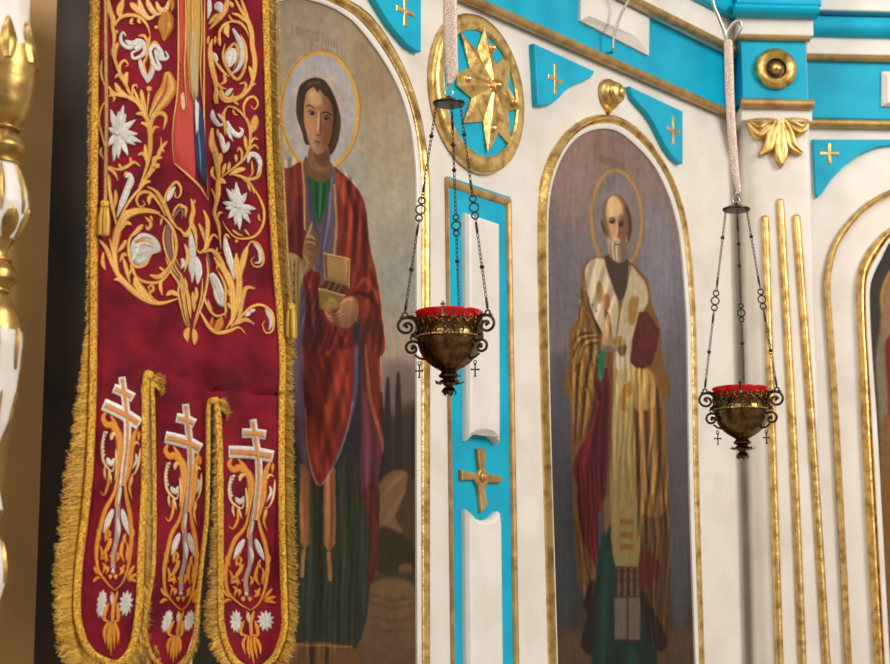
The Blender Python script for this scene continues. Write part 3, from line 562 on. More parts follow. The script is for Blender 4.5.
    for l in ([(398, 230), (392, 380), (398, 640)], [(430, 250), (440, 380), (445, 640)], [(358, 340), (362, 520), (368, 680)]): p.stroke(q1(l), 4, (72, 44, 28), 2, .85)
    for l in ([(380, -20), (385, 200)], [(440, 0), (450, 300)]): p.stroke(q2(l), 5, (140, 98, 52), 2.5, .6)
    p.poly(q2([(386, 230), (430, 250), (470, 300), (440, 345), (400, 380), (384, 360)]), (104, 36, 32), 2)
    # omophorion: pale collar bands
    p.poly(g5([(104, 0), (130, -45), (175, -62), (225, -30), (240, 60), (262, 130), (275, 190), (262, 290), (245, 380), (210, 390), (190, 320), (150, 240), (112, 120)]), (190, 170, 138), 1.1)
    p.poly(g5([(328, -20), (370, 15), (415, 75), (425, 160), (400, 210), (370, 300), (340, 420), (330, 500), (262, 500), (262, 380), (285, 200), (310, 100)]), (184, 162, 126), 1.1)
    p.poly(g5([(228, -40), (330, -40), (322, 60), (300, 170), (278, 190), (245, 90)]), (94, 72, 60), 1.2); p.stroke(g5([(326, -20), (310, 110), (278, 230), (262, 330)]), 3, (206, 182, 140), 1, .8); p.stroke(g5([(300, 130), (280, 220), (262, 330)]), 2, (110, 78, 48), .8, .8)
    p.stroke(g5([(230, 0), (250, 100), (272, 180)]), 3, (204, 182, 146), 1.2, .8)
    p.poly(g5([(165, 60), (185, 70), (200, 140), (175, 170), (160, 120)]), (156, 122, 66), 1.6); p.poly(g5([(200, 130), (225, 130), (230, 190), (200, 200)]), (180, 104, 64), 1.6)
    p.poly(g5([(330, 150), (375, 140), (370, 200), (350, 280), (325, 260)]), (158, 118, 56), 2.2); p.poly(g5([(205, 200), (230, 240), (225, 290), (205, 260)]), (110, 72, 44), 1.4)
    # blessing hand
    p.poly(g5([(212, 230), (232, 260), (240, 330), (268, 350), (262, 395), (210, 415), (185, 380), (195, 320)]), (170, 128, 82), 1); p.stroke(g5([(205, 250), (215, 300), (212, 350)]), 2.4, (200, 156, 104), .8, .9); p.stroke(g5([(232, 270), (235, 330)]), 1.4, (100, 64, 40), .6, .9)
    p.poly(g5([(238, 370), (285, 335), (312, 400), (290, 430), (265, 390)]), (150, 120, 66), 1.2); p.poly(g5([(262, 395), (315, 390), (305, 435), (285, 440)]), (104, 84, 54), 1.2)
    p.poly(g5([(185, 385), (250, 395), (250, 415), (190, 415)]), (112, 100, 92), 1.2)
    for k in range(34): p.stroke(g5([(60+(k*53) % 110, 120+(k*97) % 500), (64+(k*53) % 110, 132+(k*97) % 500)]), 1.6, (196, 150, 80) if k % 2 else (74, 46, 26), 1, .6)
    # book
    p.poly(g5([(378, 215), (420, 215), (484, 305), (470, 400), (440, 490), (372, 508), (334, 470), (345, 350)]), (88, 38, 34), 1, False); p.poly(g5([(385, 230), (425, 235), (470, 310), (455, 390), (380, 400)]), (104, 48, 40), 3, alpha=.6)
    p.poly(g5([(360, 520), (400, 505), (440, 520), (460, 580), (450, 700), (350, 700)]), (172, 132, 70), 1.6); p.stroke(g5([(400, 515), (395, 664)]), 4, (206, 170, 104), 1.6, .8)
    # head
    p.poly(f5([(160, 490), (260, 500), (272, 600), (250, 700), (215, 700), (170, 580)]), (76, 58, 48), 1.4)
    p.poly(f5([(138, 260), (150, 210), (185, 180), (225, 175), (262, 215), (285, 290), (290, 370), (272, 430), (250, 450), (160, 380), (140, 340)]), (120, 92, 74), 1)
    p.poly(f5([(160, 240), (180, 190), (212, 182), (240, 215), (250, 290), (250, 380), (235, 440), (205, 430), (175, 380), (160, 310)]), (198, 156, 106), 1, col2=(140, 98, 70), axis=(f5([(180, 0)])[0], f5([(262, 0)])[0]))
    p.poly(f5([(170, 210), (205, 188), (235, 225), (235, 280), (180, 285)]), (216, 180, 128), 2, alpha=.8)
    p.stroke(f5([(135, 310), (150, 360), (175, 400)]), 3.4, (92, 66, 52), 1, .95); p.stroke(f5([(262, 240), (282, 330), (272, 420)]), 4, (84, 52, 42), 1.2, .95)
    p.poly(f5([(166, 385), (185, 412), (215, 408), (245, 415), (264, 385), (268, 440), (256, 495), (230, 522), (200, 512), (176, 480), (166, 430)]), (172, 148, 116), 1.6)
    for k in range(7): p.stroke(f5([(180+k*12, 420), (184+k*10, 465), (192+k*8, 512)]), 1.5, (206, 188, 158) if k % 2 else (124, 102, 82), .8, .7); p.poly(f5([(235, 430), (262, 420), (258, 500), (235, 515)]), (120, 100, 84), 1.6)
    p.poly(f5([(232, 290), (262, 300), (264, 400), (238, 420), (226, 360)]), (122, 80, 56), 2.6, alpha=.8); p.poly(f5([(150, 300), (176, 340), (182, 400), (160, 380)]), (140, 98, 70), 2, alpha=.7)
    p.ell(*f5([(188, 315)])[0], 3.4, 2.2, (92, 58, 44), .8, .9); p.ell(*f5([(234, 330)])[0], 2.8, 2.2, (84, 52, 42), .8, .9); p.ell(*f5([(188, 318)])[0], 1.3, 1.2, (30, 22, 20), .5); p.ell(*f5([(235, 333)])[0], 1.2, 1.2, (30, 22, 20), .5)
    p.stroke(f5([(168, 300), (195, 298), (208, 318)]), 1.3, (84, 60, 48), .5, .9); p.stroke(f5([(222, 318), (240, 312), (252, 325)]), 1.3, (74, 50, 42), .5, .9)
    p.stroke(f5([(212, 310), (214, 360), (208, 395)]), 2, (206, 160, 114), .8, .8); p.stroke(f5([(224, 330), (226, 380), (222, 400)]), 1.6, (110, 70, 52), .7, .8); p.stroke(f5([(195, 410), (212, 402), (232, 414)]), 2, (196, 176, 146), .7, .8); p.stroke(f5([(203, 428), (216, 432), (228, 430)]), 1.3, (90, 48, 40), .5, .9)
    p.cloth(g5([(92, 60), (150, 240), (185, 330), (180, 664), (30, 664), (36, 380)]), 6, 8, .17, 8)
    p.cloth(q1([(352, 190), (415, 195), (466, 470), (466, 800), (366, 800), (345, 350)]), -2, 8, .17, 9)
    p.cloth(q2([(138, -80), (240, -80), (235, 340), (200, 400), (160, 390)]), 4, 7, .25, 10)
    p.cloth(q2([(380, -80), (484, -80), (488, 590), (430, 600), (385, 420)]), 0, 7, .25, 11)
    p.cloth(q1([(270, 120), (350, 130), (352, 640), (264, 640)]), 0, 9, .12, 12)
    p.cloth(g5([(110, 0), (175, -50), (270, 190), (240, 380), (200, 380), (112, 120)]), -14, 9, .12, 13)
    p.tone(1.0, .14)
    k_ = np.interp(p.Y, [150, 400, 520, 640], [1.04, .98, .86, .82]); p.C *= k_[:, None]
    st = np.zeros(len(p.X)); rr_ = np.random.default_rng(21)
    for k in range(30): a_ = rr_.uniform(-.5, .5); q_ = rr_.uniform(.3, 1.6); st += np.sin((p.X*math.cos(a_)+p.Y*math.sin(a_)*.35)*q_+rr_.uniform(0, 6.3))
    p.C *= (1+.010*st/2.2)[:, None]
    p.grain(.03)

def paint_bay(p):
    p.vgrad([(200, (62, 56, 50)), (400, (66, 60, 52)), (664, (74, 62, 48))])
    p.ring(930, 300, 48, 48, 4, (170, 128, 62), 1); p.poly([(885, 290), (900, 270), (940, 290), (940, 360), (884, 360)], (150, 112, 84), 2)
    p.poly([(886, 340), (940, 330), (940, 470), (888, 440)], (116, 40, 34), 2); p.poly([(876, 360), (884, 340), (890, 470), (884, 470)], (124, 112, 90), 2)
    p.poly([(880, 440), (905, 420), (960, 430), (960, 670), (889, 670)], (124, 88, 50), 3); p.grain(.03)

# traced edges -> wall coordinates
def tr(pl, pts, w=.0): return [pl.uv(x, y, w) for x, y in pts]
def mirror(pts, uc): return [(2*uc-a, b) for a, b in pts]
vmn = .9
# icon 2
oL = tr(L, [(552, 664), (548, 520), (544.5, 400), (542.5, 320), (541.3, 262), (541.7, 206), (545, 176), (555, 150), (570, 130), (588, 117.5), (606, 114)], .01)
oR = tr(L, [(606, 114), (623, 117), (643, 131.5), (659, 153), (672.5, 176), (684, 209), (690.5, 249), (694, 295), (696, 340), (699, 490), (704, 664)], .01)
iL = tr(L, [(556, 664), (553, 560), (550.5, 480), (548.6, 400), (547.2, 320), (546.6, 242), (547.5, 206), (553, 176), (565, 150), (580, 135), (598, 129)], .004)
iR = tr(L, [(598, 129), (616, 131.5), (634, 145), (652.6, 166), (667.5, 196), (677.5, 232), (681.8, 269), (684.7, 309), (686, 340), (688.5, 490), (694, 664)], .004)
arch_icon(L, 'framed_icon', 'arched painted icon of a white-bearded elder holding a dark red book, in a gilded frame', oR, iR, oL, iL, paint_elder, (.0011, .0017), None, vmin=vmn)
# icon 1 (its left half stands behind the banner)
iR1 = tr(L, [(322, 4.5), (336, 11), (352, 22), (372, 46), (390, 74), (402, 101), (410, 131), (414, 165), (415, 200), (415, 330), (415, 490), (415.5, 664)], .004)
oR1 = tr(L, [(322, -12), (341, -5), (360, 4), (376, 18), (392, 42), (407, 70), (419, 104), (426, 137), (430.3, 170), (431.3, 205), (431.3, 330), (431, 490), (431, 664)], .01)
uc1 = (iR1[5][0]+0)/1; ucen = L.uv(322, 100)[0]
iL1 = [(ucen-1.13*(a-ucen), b) for a, b in iR1[::-1]]; oL1 = [(ucen-1.13*(a-ucen), b) for a, b in oR1[::-1]]
iT1 = iL1[:-1]+iR1; 
arch_icon(L, 'framed_icon', 'arched painted icon of a dark-haired youth in red mantle holding an open casket', oR1, iR1, oL1, iL1, paint_young, (.0009, .0015), None, vmin=vmn, split=.27)
# icon 3 in the bay
oc = [(890, 193), (867, 206), (850, 223), (836, 244), (829, 267), (827, 290), (829.5, 327), (832, 362), (836.7, 440), (848.5, 664)]
ic = [(890, 231), (876, 245), (865, 264), (861.5, 284), (861.7, 319), (864, 362), (867, 440), (879.5, 664)]
pc = [(890, 242), (881.7, 257), (873.5, 273), (869, 290), (870, 333), (873, 380), (877, 440), (889, 664)]
uc3 = RB.uv(912, 200)[0]
def bay_arch(pts, apex): 
    l = tr(RB, pts, .004)[::-1]; l = l + [(uc3, RB.uv(912, apex, .004)[1])]
    return l, [(2*uc3-a, b) for a, b in l[::-1]]
l1, r1 = bay_arch(ic[:], 222)
off = .010
l0 = [(a-.012, b) for a, b in l1[:-1]] + [(l1[-1][0], l1[-1][1]+.014)]; r0 = [(2*uc3-a, b) for a, b in l0[::-1]]
li, ri = bay_arch(pc, 233)
arch_icon(RB, 'framed_icon', 'dark arched icon at the right edge of the photo, in a gilded frame', r0, ri, l0, li, paint_bay, (.004, .004), None, vmin=vmn, w_gold=.024)
lo, ro = bay_arch(oc, 186)
pth = [(lo[0][0], vmn)] + catmull(lo+ro[1:], 6) + [(ro[-1][0], vmn)]
tag(MB().sweep(RB, pth, halfround(.0165, .012, 6, .0015)).build('arch_moulding', M['gold'], smooth='auto'), 'outer gilded arch moulding around the rightmost dark icon', 'moulding')
# ================================================================ ornaments on the walls
def cut_cross(pl, pts4, w, parent, size, m='gold'):
    """small flared cross: pts4 centre px"""
    pass
def flared_cross(pl, cx, cy, hw, hh, w, th, m, name='cross', parent=None, a=.32, tip=.62, bev=.0015):
    """cx,cy,hw,hh photo pixels of the centre and half extents"""
    u0, v0 = pl.uv(cx, cy, w); ku = abs(pl.uv(cx+1, cy, w)[0]-u0); kv = abs(pl.uv(cx, cy+1, w)[1]-v0)
    H, V = hw*ku, hh*kv; s = min(H, V)*a*.5; t = min(H, V)*tip*.5
    pg = [(u0-s, v0+s), (u0-t, v0+V), (u0+t, v0+V), (u0+s, v0+s), (u0+H, v0+t), (u0+H, v0-t), (u0+s, v0-s), (u0+t, v0-V), (u0-t, v0-V), (u0-s, v0-s), (u0-H, v0-t), (u0-H, v0+t)]
    return MB().prism(pl, pg, w, w+th, bev).build(name, m, parent)
def bracket(pl, pts, cross, label, w=.016):
    uv = tr(pl, pts, w); cu = sum(a for a, b in uv)/len(uv); cv = sum(b for a, b in uv)/len(uv)
    t = thing('spandrel_panel', label, 'wall ornament', pl.xyz(cu, cv, 0))
    MB().prism(pl, uv, 0, w, .003).build('panel', M['teal'], t)
    flared_cross(pl, *cross, w-.001, .003, M['gold'], 'cross', t, a=.30, tip=.42)
c7 = T(500, 0, 3.69); c7b = T(270, 0, 3.906)
bracket(L, c7([(128, 160), (350, 262), (345, 275), (333, 290), (300, 303), (265, 318), (240, 338), (220, 362), (195, 383), (165, 390), (140, 388)]), (*c7([(201, 293)])[0], 7, 15), 'turquoise corner panel with gold cross left of the gilded knob')
bracket(L, c7([(480, 318), (676, 410), (676, 605), (662, 600), (640, 580), (615, 545), (592, 500), (570, 455), (545, 418), (515, 385), (492, 358)]), (*c7([(638, 482)])[0], 6, 14), 'turquoise corner panel with gold cross right of the gilded knob')
bracket(L, c7b([(592, -95), (592, 203), (575, 200), (540, 178), (500, 132), (465, 88), (430, 30), (400, -20), (350, -100), (340, -200)]), (*c7b([(525, 45)])[0], 9, 15), 'turquoise corner panel with gold cross left of the star medallion')
r3 = T(690, 0, 3.32)
bracket(RB, r3([(407, 462), (1000, 462), (1000, 482), (664, 482), (620, 490), (560, 515), (510, 553), (470, 595), (440, 640), (424, 656), (416, 640)]), (*r3([(462, 510)])[0], 9.5, 10), 'turquoise corner panel with pale cross above the right bay arch', .012)

# star medallion
u0, v0 = L.uv(482, 92.8, .02); ku = (L.uv(527.5, 92, .02)[0]-L.uv(436.6, 92, .02)[0])/2; kv = abs(L.uv(482, 93.8, .02)[1]-v0)
ru, rv = ku, 78.6*kv
t = thing('star_medallion', 'round turquoise wall medallion with a gilded eight-pointed star', 'medallion', L.xyz(u0, v0, 0))
C_ = lambda f, n=64: [(u0+ru*f*math.cos(2*math.pi*k/n), v0+rv*f*math.sin(2*math.pi*k/n)) for k in range(n)]
MB().prism(L, C_(.9), .0015, .014, .001).build('disc', M['teal'], t)
rows = []
for k in range(72):
    a = 2*math.pi*k/72; rows.append([L.xyz(u0+ru*f*math.cos(a), v0+rv*f*math.sin(a), h) for f, h in ((1, .0015), (1, .010), (.985, .017), (.95, .021), (.88, .022), (.84, .020), (.815, .021), (.79, .018), (.78, .010))])
MB().grid(rows, closed_v=True).build('rim', M['gold'], t, smooth='auto')
s3 = T(380, 0, 3.322)
star = s3([(274, 108), (330, 165), (352, 92), (392, 212), (408, 196), (438, 200), (434, 290), (474, 362), (432, 366), (442, 488), (403, 440), (362, 506), (350, 402), (282, 408), (312, 325), (262, 284), (258, 240), (306, 225)])
su = tr(L, star, .024); cc = L.uv(*s3([(383, 285)])[0], .03)
mb = MB(); n = len(su); tips = {0, 2, 4, 5, 7, 9, 11, 13, 15, 16}
back = [L.xyz(a, b, .012) for a, b in su]; frt = [L.xyz(a, b, .021 if i in tips else .018) for i, (a, b) in enumerate(su)]
mid = [L.xyz(cc[0]+(a-cc[0])*.5, cc[1]+(b-cc[1])*.5, .026 if i in tips else .022) for i, (a, b) in enumerate(su)]
mb.v = [tuple(x) for x in back+frt+mid+[L.xyz(*cc, .029)]]
for i in range(n):
    j = (i+1) % n; mb.f += [(i, j, n+j, n+i), (n+i, n+j, 2*n+j, 2*n+i), (2*n+i, 2*n+j, 3*n)]
mb.build('star', M['gold'], t)
axL = (L.u, Vector((0, 0, 1)), L.n)
def knob(pl, px, py, w, r, h, name, m, parent, prof=None):
    ax = (pl.u, Vector((0, 0, 1)), pl.n); u, v = pl.uv(px, py, w)
    pr = prof or [(r, 0), (r, h*.25), (r*.92, h*.4), (r*.7, h*.5), (r*.66, h*.62), (r*.55, h*.88), (r*.3, h), (0, h*1.04)]
    return MB().lathe(pr, pl.xyz(u, v, w), 20, ax).build(name, m, parent, smooth='auto')
for (x, y) in ((368, 162), (287, 263), (440, 342), (370, 428)):
    q = s3([(x, y)])[0]; knob(L, *q, .020, .0095, .013, 'stud', M['gold'], t)
q = s3([(383, 287)])[0]; knob(L, *q, .027, .015, .018, 'boss', M['gold'], t)

# gilded knob over the second arch
q = c7([(420, 345)])[0]; u, v = L.uv(*q, .02)
t = thing('gilded_boss', 'round gilded knob on the white wall above the elder icon', 'wall ornament', L.xyz(u, v, 0))
MB().lathe([(.034, 0), (.037, .004), (.036, .012), (.030, .020), (.024, .024), (.026, .028), (.022, .036), (.013, .040), (.012, .038), (.011, .046), (.006, .049), (0, .05)], L.xyz(u, v, 0), 32, axL).build('body', M['gold'], t, smooth='auto')
MB().prism(L, [(u-.013, v-.028), (u+.013, v-.028), (u+.005, v-.043), (u, v-.047), (u-.005, v-.043)], 0, .012, .004).build('drop', M['gold'], t)

# white ornaments on the turquoise frieze
def block(pl, pts, rid, label, base, h):
    uv = tr(pl, pts, base); ins = tr(pl, rid, base+h); c = [sum(a[k] for a in uv)/4 for k in (0, 1)]
    mb = MB(); mb.v = [tuple(pl.xyz(a, b, base)) for a, b in uv]+[tuple(pl.xyz(a, b, base+h*.35)) for a, b in uv]+[tuple(pl.xyz(a, b, base+h)) for a, b in ins]
    for k in (0, 4):
        for i in range(4): j = (i+1) % 4; mb.f.append((k+i, k+j, k+4+j, k+4+i))
    mb.f += [(8, 9, 10, 11), (3, 2, 1, 0)]
    tag(mb.build('chamfered_plaque', M['white']), label, 'wall ornament')
block(L, c7([(288, 78), (540, 207), (542, 68), (288, -62)]), c7([(330, 58), (505, 135), (505, 92), (330, 0)]), 'white chamfered plaque on the turquoise band above the gilded knob', .012, .020)
block(RB, r3([(634, 355), (790, 355), (790, 240), (634, 240)]), r3([(656, 340), (770, 340), (770, 255), (656, 255)]), 'white chamfered plaque on the turquoise band, cut by the right photo edge', .008, .016)

# tall turquoise strip panel with gold border and cross
bx = [(449.5, 176), (512, 197), (521, 700), (455, 700)]
ob = tr(L, bx, .012); cu = sum(a for a, b in ob)/4
vb = vmn
uA, uB_ = ob[0][0], (ob[1][0]); vA = ob[0][1]; uA2, uB2 = L.uv(455.5, 640, .012)[0], L.uv(519.5, 640, .012)[0]; vZ = L.uv(480, 640, .012)[1]
ext = lambda a, b: a+(b-a)*(vA-vb)/(vA-vZ)
pU = [(ext(uA, uA2), vb), (uA, vA), (uB_, L.uv(512, 197, .012)[1]), (ext(uB_, uB2), vb)]
t = thing('strip_panel', 'tall turquoise strip panel with gold border between the two large icons', 'wall panel', L.xyz(cu, vb, 0))
MB().prism(L, pU, .0015, .008).build('field', M['teal'], t)
MB().prism(L, [(pU[0][0]-.001, vb), (pU[1][0]-.001, vA-.001), (pU[1][0]+.0008, vA-.003), (pU[0][0]+.0008, vb)], .0015, .0095, .0005).build('side_border', M['ochre'], t)
MB().sweep(L, [(pU[1][0]-.001, pU[1][1]-.013), (pU[2][0]-.009, pU[2][1]-.013), (pU[3][0]-.009, pU[3][1])], [(-.009, .0015), (-.009, .009), (-.006, .013), (0, .015), (.006, .013), (.0085, .010), (.0085, .0015)]).build('border', M['ochre'], t)
p6 = T(440, 400, 4.155); p5 = T(440, 160, 6.64)
up = tr(L, p5([(166, 351), (378, 422)]), .018) + tr(L, [(497.3, 300), (497.8, 380)]+p6([(240, 110), (238, 185), (228, 175), (205, 150), (175, 140), (140, 145), (112, 160), (108, 170)])+[(466, 380), (465.5, 300)], .018)
MB().prism(L, up, .008, .028, .010).build('raised_panel', M['white'], t)
lo_ = tr(L, p6([(104, 452), (118, 468), (140, 492), (175, 503), (210, 490), (240, 462), (246, 520)])+[(503, 664), (468.5, 664)], .018)
dv = lo_[-1][1]-vb; lo_ = lo_[:-2] + [(lo_[-2][0]+.001, vb), (lo_[-1][0]+.001, vb)]
MB().prism(L, lo_, .008, .028, .010).build('raised_panel', M['white'], t)
cr_ = p6([(88, 290), (160, 305), (165, 290), (155, 202), (192, 202), (188, 285), (205, 305), (256, 315), (256, 345), (205, 345), (188, 360), (200, 440), (172, 470), (160, 360), (145, 332), (90, 335)])
MB().prism(L, tr(L, [(x, y) for x, y in cr_], .016), .008, .017, .004).build('cross', M['ochre'], t)
knob(L, *p6([(180, 320)])[0], .018, .010, .008, 'boss', M['ochre'], t)

# pilaster: round rosette, acanthus leaf, three reeds
u, v = RP.uv(776.7, 67.8, .03); axR = (RP.u, Vector((0, 0, 1)), RP.n)
t = thing('rosette', 'round gilded ring rosette on the turquoise pilaster block', 'wall ornament', RP.xyz(u, v, .016))
k_ = RP.uv(777.7, 67.8, .03)[0]-u
MB().lathe([(21*k_, 0), (21.2*k_, .006), (19.5*k_, .014), (16*k_, .018), (13*k_, .015), (11.6*k_, .012), (10.6*k_, .010), (10.4*k_, .002)], RP.xyz(u, v, .016), 48, axR).build('ring', M['gold'], t, smooth='auto')
MB().lathe([(10.8*k_, .001), (8*k_, .003), (0, .003)], RP.xyz(u, v, .016), 32, axR).build('groove', M['brass_dark'], t, smooth='auto')
MB().lathe([(6.2*k_, .003), (6.3*k_, .010), (4.6*k_, .018), (2.5*k_, .022), (0, .023)], RP.xyz(u, v, .016), 32, axR).build('boss', M['gold'], t, smooth='auto')
lf = T(725, 85, 4.282)
t = thing('acanthus_leaf', 'gilded acanthus leaf hanging at the top of the white pilaster', 'wall ornament', RP.hit(778, 125, 0))
def lobe(mb, pl, pts, widths, h, base=0.0):
    c = catmull([(x, y, w_) for (x, y), w_ in zip(pts, widths)], 6); rows = []
    for i, (x, y, w_) in enumerate(c):
        a = c[max(i-1, 0)]; b = c[min(i+1, len(c)-1)]; dx, dy = b[0]-a[0], b[1]-a[1]; l = math.hypot(dx, dy) or 1; nx, ny = -dy/l, dx/l
        ew = max(w_*1.35, .02)
        rows.append([pl.xyz(*pl.uv(x+nx*ew*s_, y+ny*ew*s_, 0), base+h_*h*min(1, ew/2.0)) for s_, h_ in ((-.5, 0), (-.48, .5), (-.3, .85), (-.1, .8), (0, .55), (.1, .8), (.3, .85), (.48, .5), (.5, 0))])
    return mb.grid(rows)
for pts, wd in (([(232, 155), (232, 230), (236, 300), (238, 358)], [6, 9, 12, .6]), ([(225, 158), (195, 210), (180, 270), (142, 305)], [5, 9, 9, 3]), ([(240, 158), (268, 215), (282, 265), (325, 298)], [5, 9, 9, 3]),
                ([(212, 155), (180, 178), (140, 205), (95, 165)], [5, 9, 11, 3]), ([(250, 155), (285, 180), (320, 195), (345, 172)], [5, 9, 9, 3]), ([(95, 160), (150, 160), (215, 160)], [3, 6, 4]), ([(245, 160), (300, 158), (350, 162)], [4, 6, 3])):
    lobe(MB(), RP, lf(pts), wd, .024).build('leaf_lobe', M['gold'], t, smooth=True)
w5 = T(690, 190, 3.495)
for (x0, y0, pos) in ((263, 92, 'left'), (316, 34, 'middle'), (373, 88, 'right')):
    bot = {'left': (780, 664), 'middle': (803, 664), 'right': (827, 664)}[pos]; mid_ = {'left': (772.6, 440), 'middle': (793.5, 440), 'right': (813, 440)}[pos]
    p_ = [RP.uv(*w5([(x0, y0+8)])[0], .005), RP.uv(*mid_, .005), RP.uv(*bot, .005)]; z = .95
    e = p_[2][0]+(p_[2][0]-p_[1][0])*(p_[2][1]-z)/(p_[1][1]-p_[2][1])
    path = catmull(p_+[(e, z)], 6)
    mb = MB(); W = .0205/2; rows = []
    top = path[0]; full = [(top[0]-.0, top[1]+W*.98), (top[0], top[1]+W*.8), (top[0], top[1]+W*.45)] + path; sc = [.15, .6, .88] + [1]*len(path)
    for (a, b), f in zip(full, sc):
        rows.append([RP.xyz(a+W*f*math.cos(math.pi*k/10), b, .012*f*math.sin(math.pi*k/10)) for k in range(11)])
    tag(mb.grid(rows).build('gilded_reed', M['gold'], smooth='auto'), {'left': 'leftmost of three gilded vertical reeds on the white pilaster', 'middle': 'middle and tallest of three gilded vertical reeds on the white pilaster', 'right': 'rightmost of three gilded vertical reeds on the white pilaster'}[pos], 'moulding')

# ================================================================ carved column at the left edge
D0 = 2.62; k0 = D0/F*1.0
cbase = at_depth(-10, 332, D0)
def zof(y): return at_depth(-10, y, D0).z
rp = [(-60, 27), (0, 27), (20, 30), (34, 35), (55, 36), (75, 35), (95, 32), (110, 27), (118, 20), (122, 19), (126, 20), (131, 24), (137, 27), (141, 28), (144, 26), (149, 21), (153, 19), (158, 21), (170, 26), (185, 31), (200, 33), (215, 31), (228, 26), (240, 18), (248, 14), (256, 14), (262, 20), (270, 25), (278, 25), (284, 20), (291, 14), (298, 20),
      (312, 27), (328, 31), (345, 32), (370, 30), (400, 27), (425, 22), (445, 14), (460, 11), (480, 12), (500, 17), (515, 20), (525, 15), (535, 15), (545, 20), (560, 24), (572, 25), (585, 24), (600, 20), (615, 15), (630, 11), (640, 11), (655, 15), (664, 18), (700, 24), (760, 24), (800, 16)]
def crad(y): return np.interp(y, [q[0] for q in rp], [q[1] for q in rp])*k0
t = thing('carved_column', 'white and gilded carved baluster column at the left photo edge', 'column', (cbase.x, cbase.y, 0))
Cx = Vector((cbase.x, cbase.y, 0))
M['column_gold'] = mat('shaded_column_gold', (.52, .33, .10), .34, .95, noise=(30, (.30, .16, .05), .44, .7), bump=(40, .4))  # gilding darkened: the column's dimness is put into its colour
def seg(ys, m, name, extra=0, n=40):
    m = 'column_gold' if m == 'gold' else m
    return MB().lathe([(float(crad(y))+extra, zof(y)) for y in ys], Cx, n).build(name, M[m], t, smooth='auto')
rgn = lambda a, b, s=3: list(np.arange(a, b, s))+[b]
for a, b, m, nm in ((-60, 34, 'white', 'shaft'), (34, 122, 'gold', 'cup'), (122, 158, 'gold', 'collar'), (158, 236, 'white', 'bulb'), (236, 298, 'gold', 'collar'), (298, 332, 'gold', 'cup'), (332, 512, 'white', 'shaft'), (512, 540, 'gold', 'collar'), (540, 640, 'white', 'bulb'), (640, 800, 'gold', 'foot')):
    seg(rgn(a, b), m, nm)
MB().lathe([(.045, 0), (.045, .06), (.035, .08), (.03, zof(800))], Cx, 32).build('lower_shaft', M['white'], t, smooth='auto')
MB().lathe([(.04, zof(-60)), (.045, 3.2), (.045, 3.3)], Cx, 32).build('upper_shaft', M['white'], t, smooth='auto')
def cpt(ang, y, ex=0): r = float(crad(y))+ex; return Cx + Vector((math.cos(ang)*r, math.sin(ang)*r, zof(y)))
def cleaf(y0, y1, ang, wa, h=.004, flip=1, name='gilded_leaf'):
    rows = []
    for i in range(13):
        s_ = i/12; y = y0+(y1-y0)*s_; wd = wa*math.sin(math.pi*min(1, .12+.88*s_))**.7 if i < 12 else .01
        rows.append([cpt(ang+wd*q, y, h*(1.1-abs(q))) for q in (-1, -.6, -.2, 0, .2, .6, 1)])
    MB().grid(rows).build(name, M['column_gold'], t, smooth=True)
for k in range(8):
    a = k*math.pi/4-.35
    cleaf(52, 5, a, .26); cleaf(160, 212, a, .10); cleaf(238, 205, a+.39, .34); cleaf(330, 372, a, .12); cleaf(470, 395, a+.3, .08); cleaf(544, 585, a+.2, .14); cleaf(640, 606, a+.39, .3)
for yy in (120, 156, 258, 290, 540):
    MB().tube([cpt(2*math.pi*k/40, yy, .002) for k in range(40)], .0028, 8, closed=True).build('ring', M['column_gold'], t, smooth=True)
# ================================================================ the processional banner
BP = Plane(at_depth(185, 332, 2.98), R(66))
def bw(x, y):
    """cloth relief: soft vertical folds and a bulge towards the hem"""
    s_ = (x-180)/90; f = np.interp(y, [0, 120, 380, 660], [1, .8, .45, .8])
    v = .007*math.sin(x*.055+y*.004+.5)*f + .004*math.sin(x*.13+y*.011) + .005*math.sin(y*.017+s_)
    v += -.012*math.exp(-((x-211)/7)**2)*np.interp(y, [0, 200, 300], [1, .8, 0])
    if x > 203: v -= .006*math.exp(-((y-391-(x-212)*.06)/2.6)**2)*min(1, (x-203)/12)
    if 156 < x < 200: v -= .004*math.exp(-((y-372-(x-158)*.25)/3)**2)*math.sin(math.pi*(x-156)/44)
    v += .0035*math.sin((x+y*.35)*.06)*math.exp(-((y-345)/45)**2)
    if y > 400: v += (.010*math.sin((x-120)*.075+1.2)+.006*math.sin(y*.03+x*.02))*min(1, (y-400)/120)
    return v
def sf(x, y, h=0.0): return BP.hit(x, y, bw(x, y)+h)
def interp(tab, y): return float(np.interp(y, [q[0] for q in tab], [q[1] for q in tab]))
XL = [(-18, 100), (0, 100), (100, 98.5), (220, 97.5), (340, 97), (400, 96), (470, 93), (520, 88), (560, 83), (600, 80.5), (620, 81.5), (635, 86), (648, 95), (655, 104), (660, 116)]
XA = [(375, 149), (383, 143.5), (470, 142), (520, 140), (560, 138), (600, 137), (625, 134), (640, 130), (652, 124), (660, 116)]
XB = [(375, 149), (383, 154.5), (480, 156.5), (560, 156), (590, 152), (612, 148.5), (630, 149), (645, 152), (656, 157), (668, 170)]
XC = [(400, 213), (408, 207), (470, 206.5), (520, 205), (560, 200.5), (600, 196.5), (630, 192), (650, 186), (660, 180), (668, 170)]
XD = [(400, 213), (408, 220), (470, 222.5), (600, 223), (625, 225.5), (643, 230), (656, 237), (666, 254)]
XR = [(-18, 261), (0, 262), (100, 264.5), (170, 267), (250, 271.5), (350, 279), (410, 278.5), (510, 278.5), (600, 281), (625, 280.5), (643, 275), (656, 268), (666, 254)]
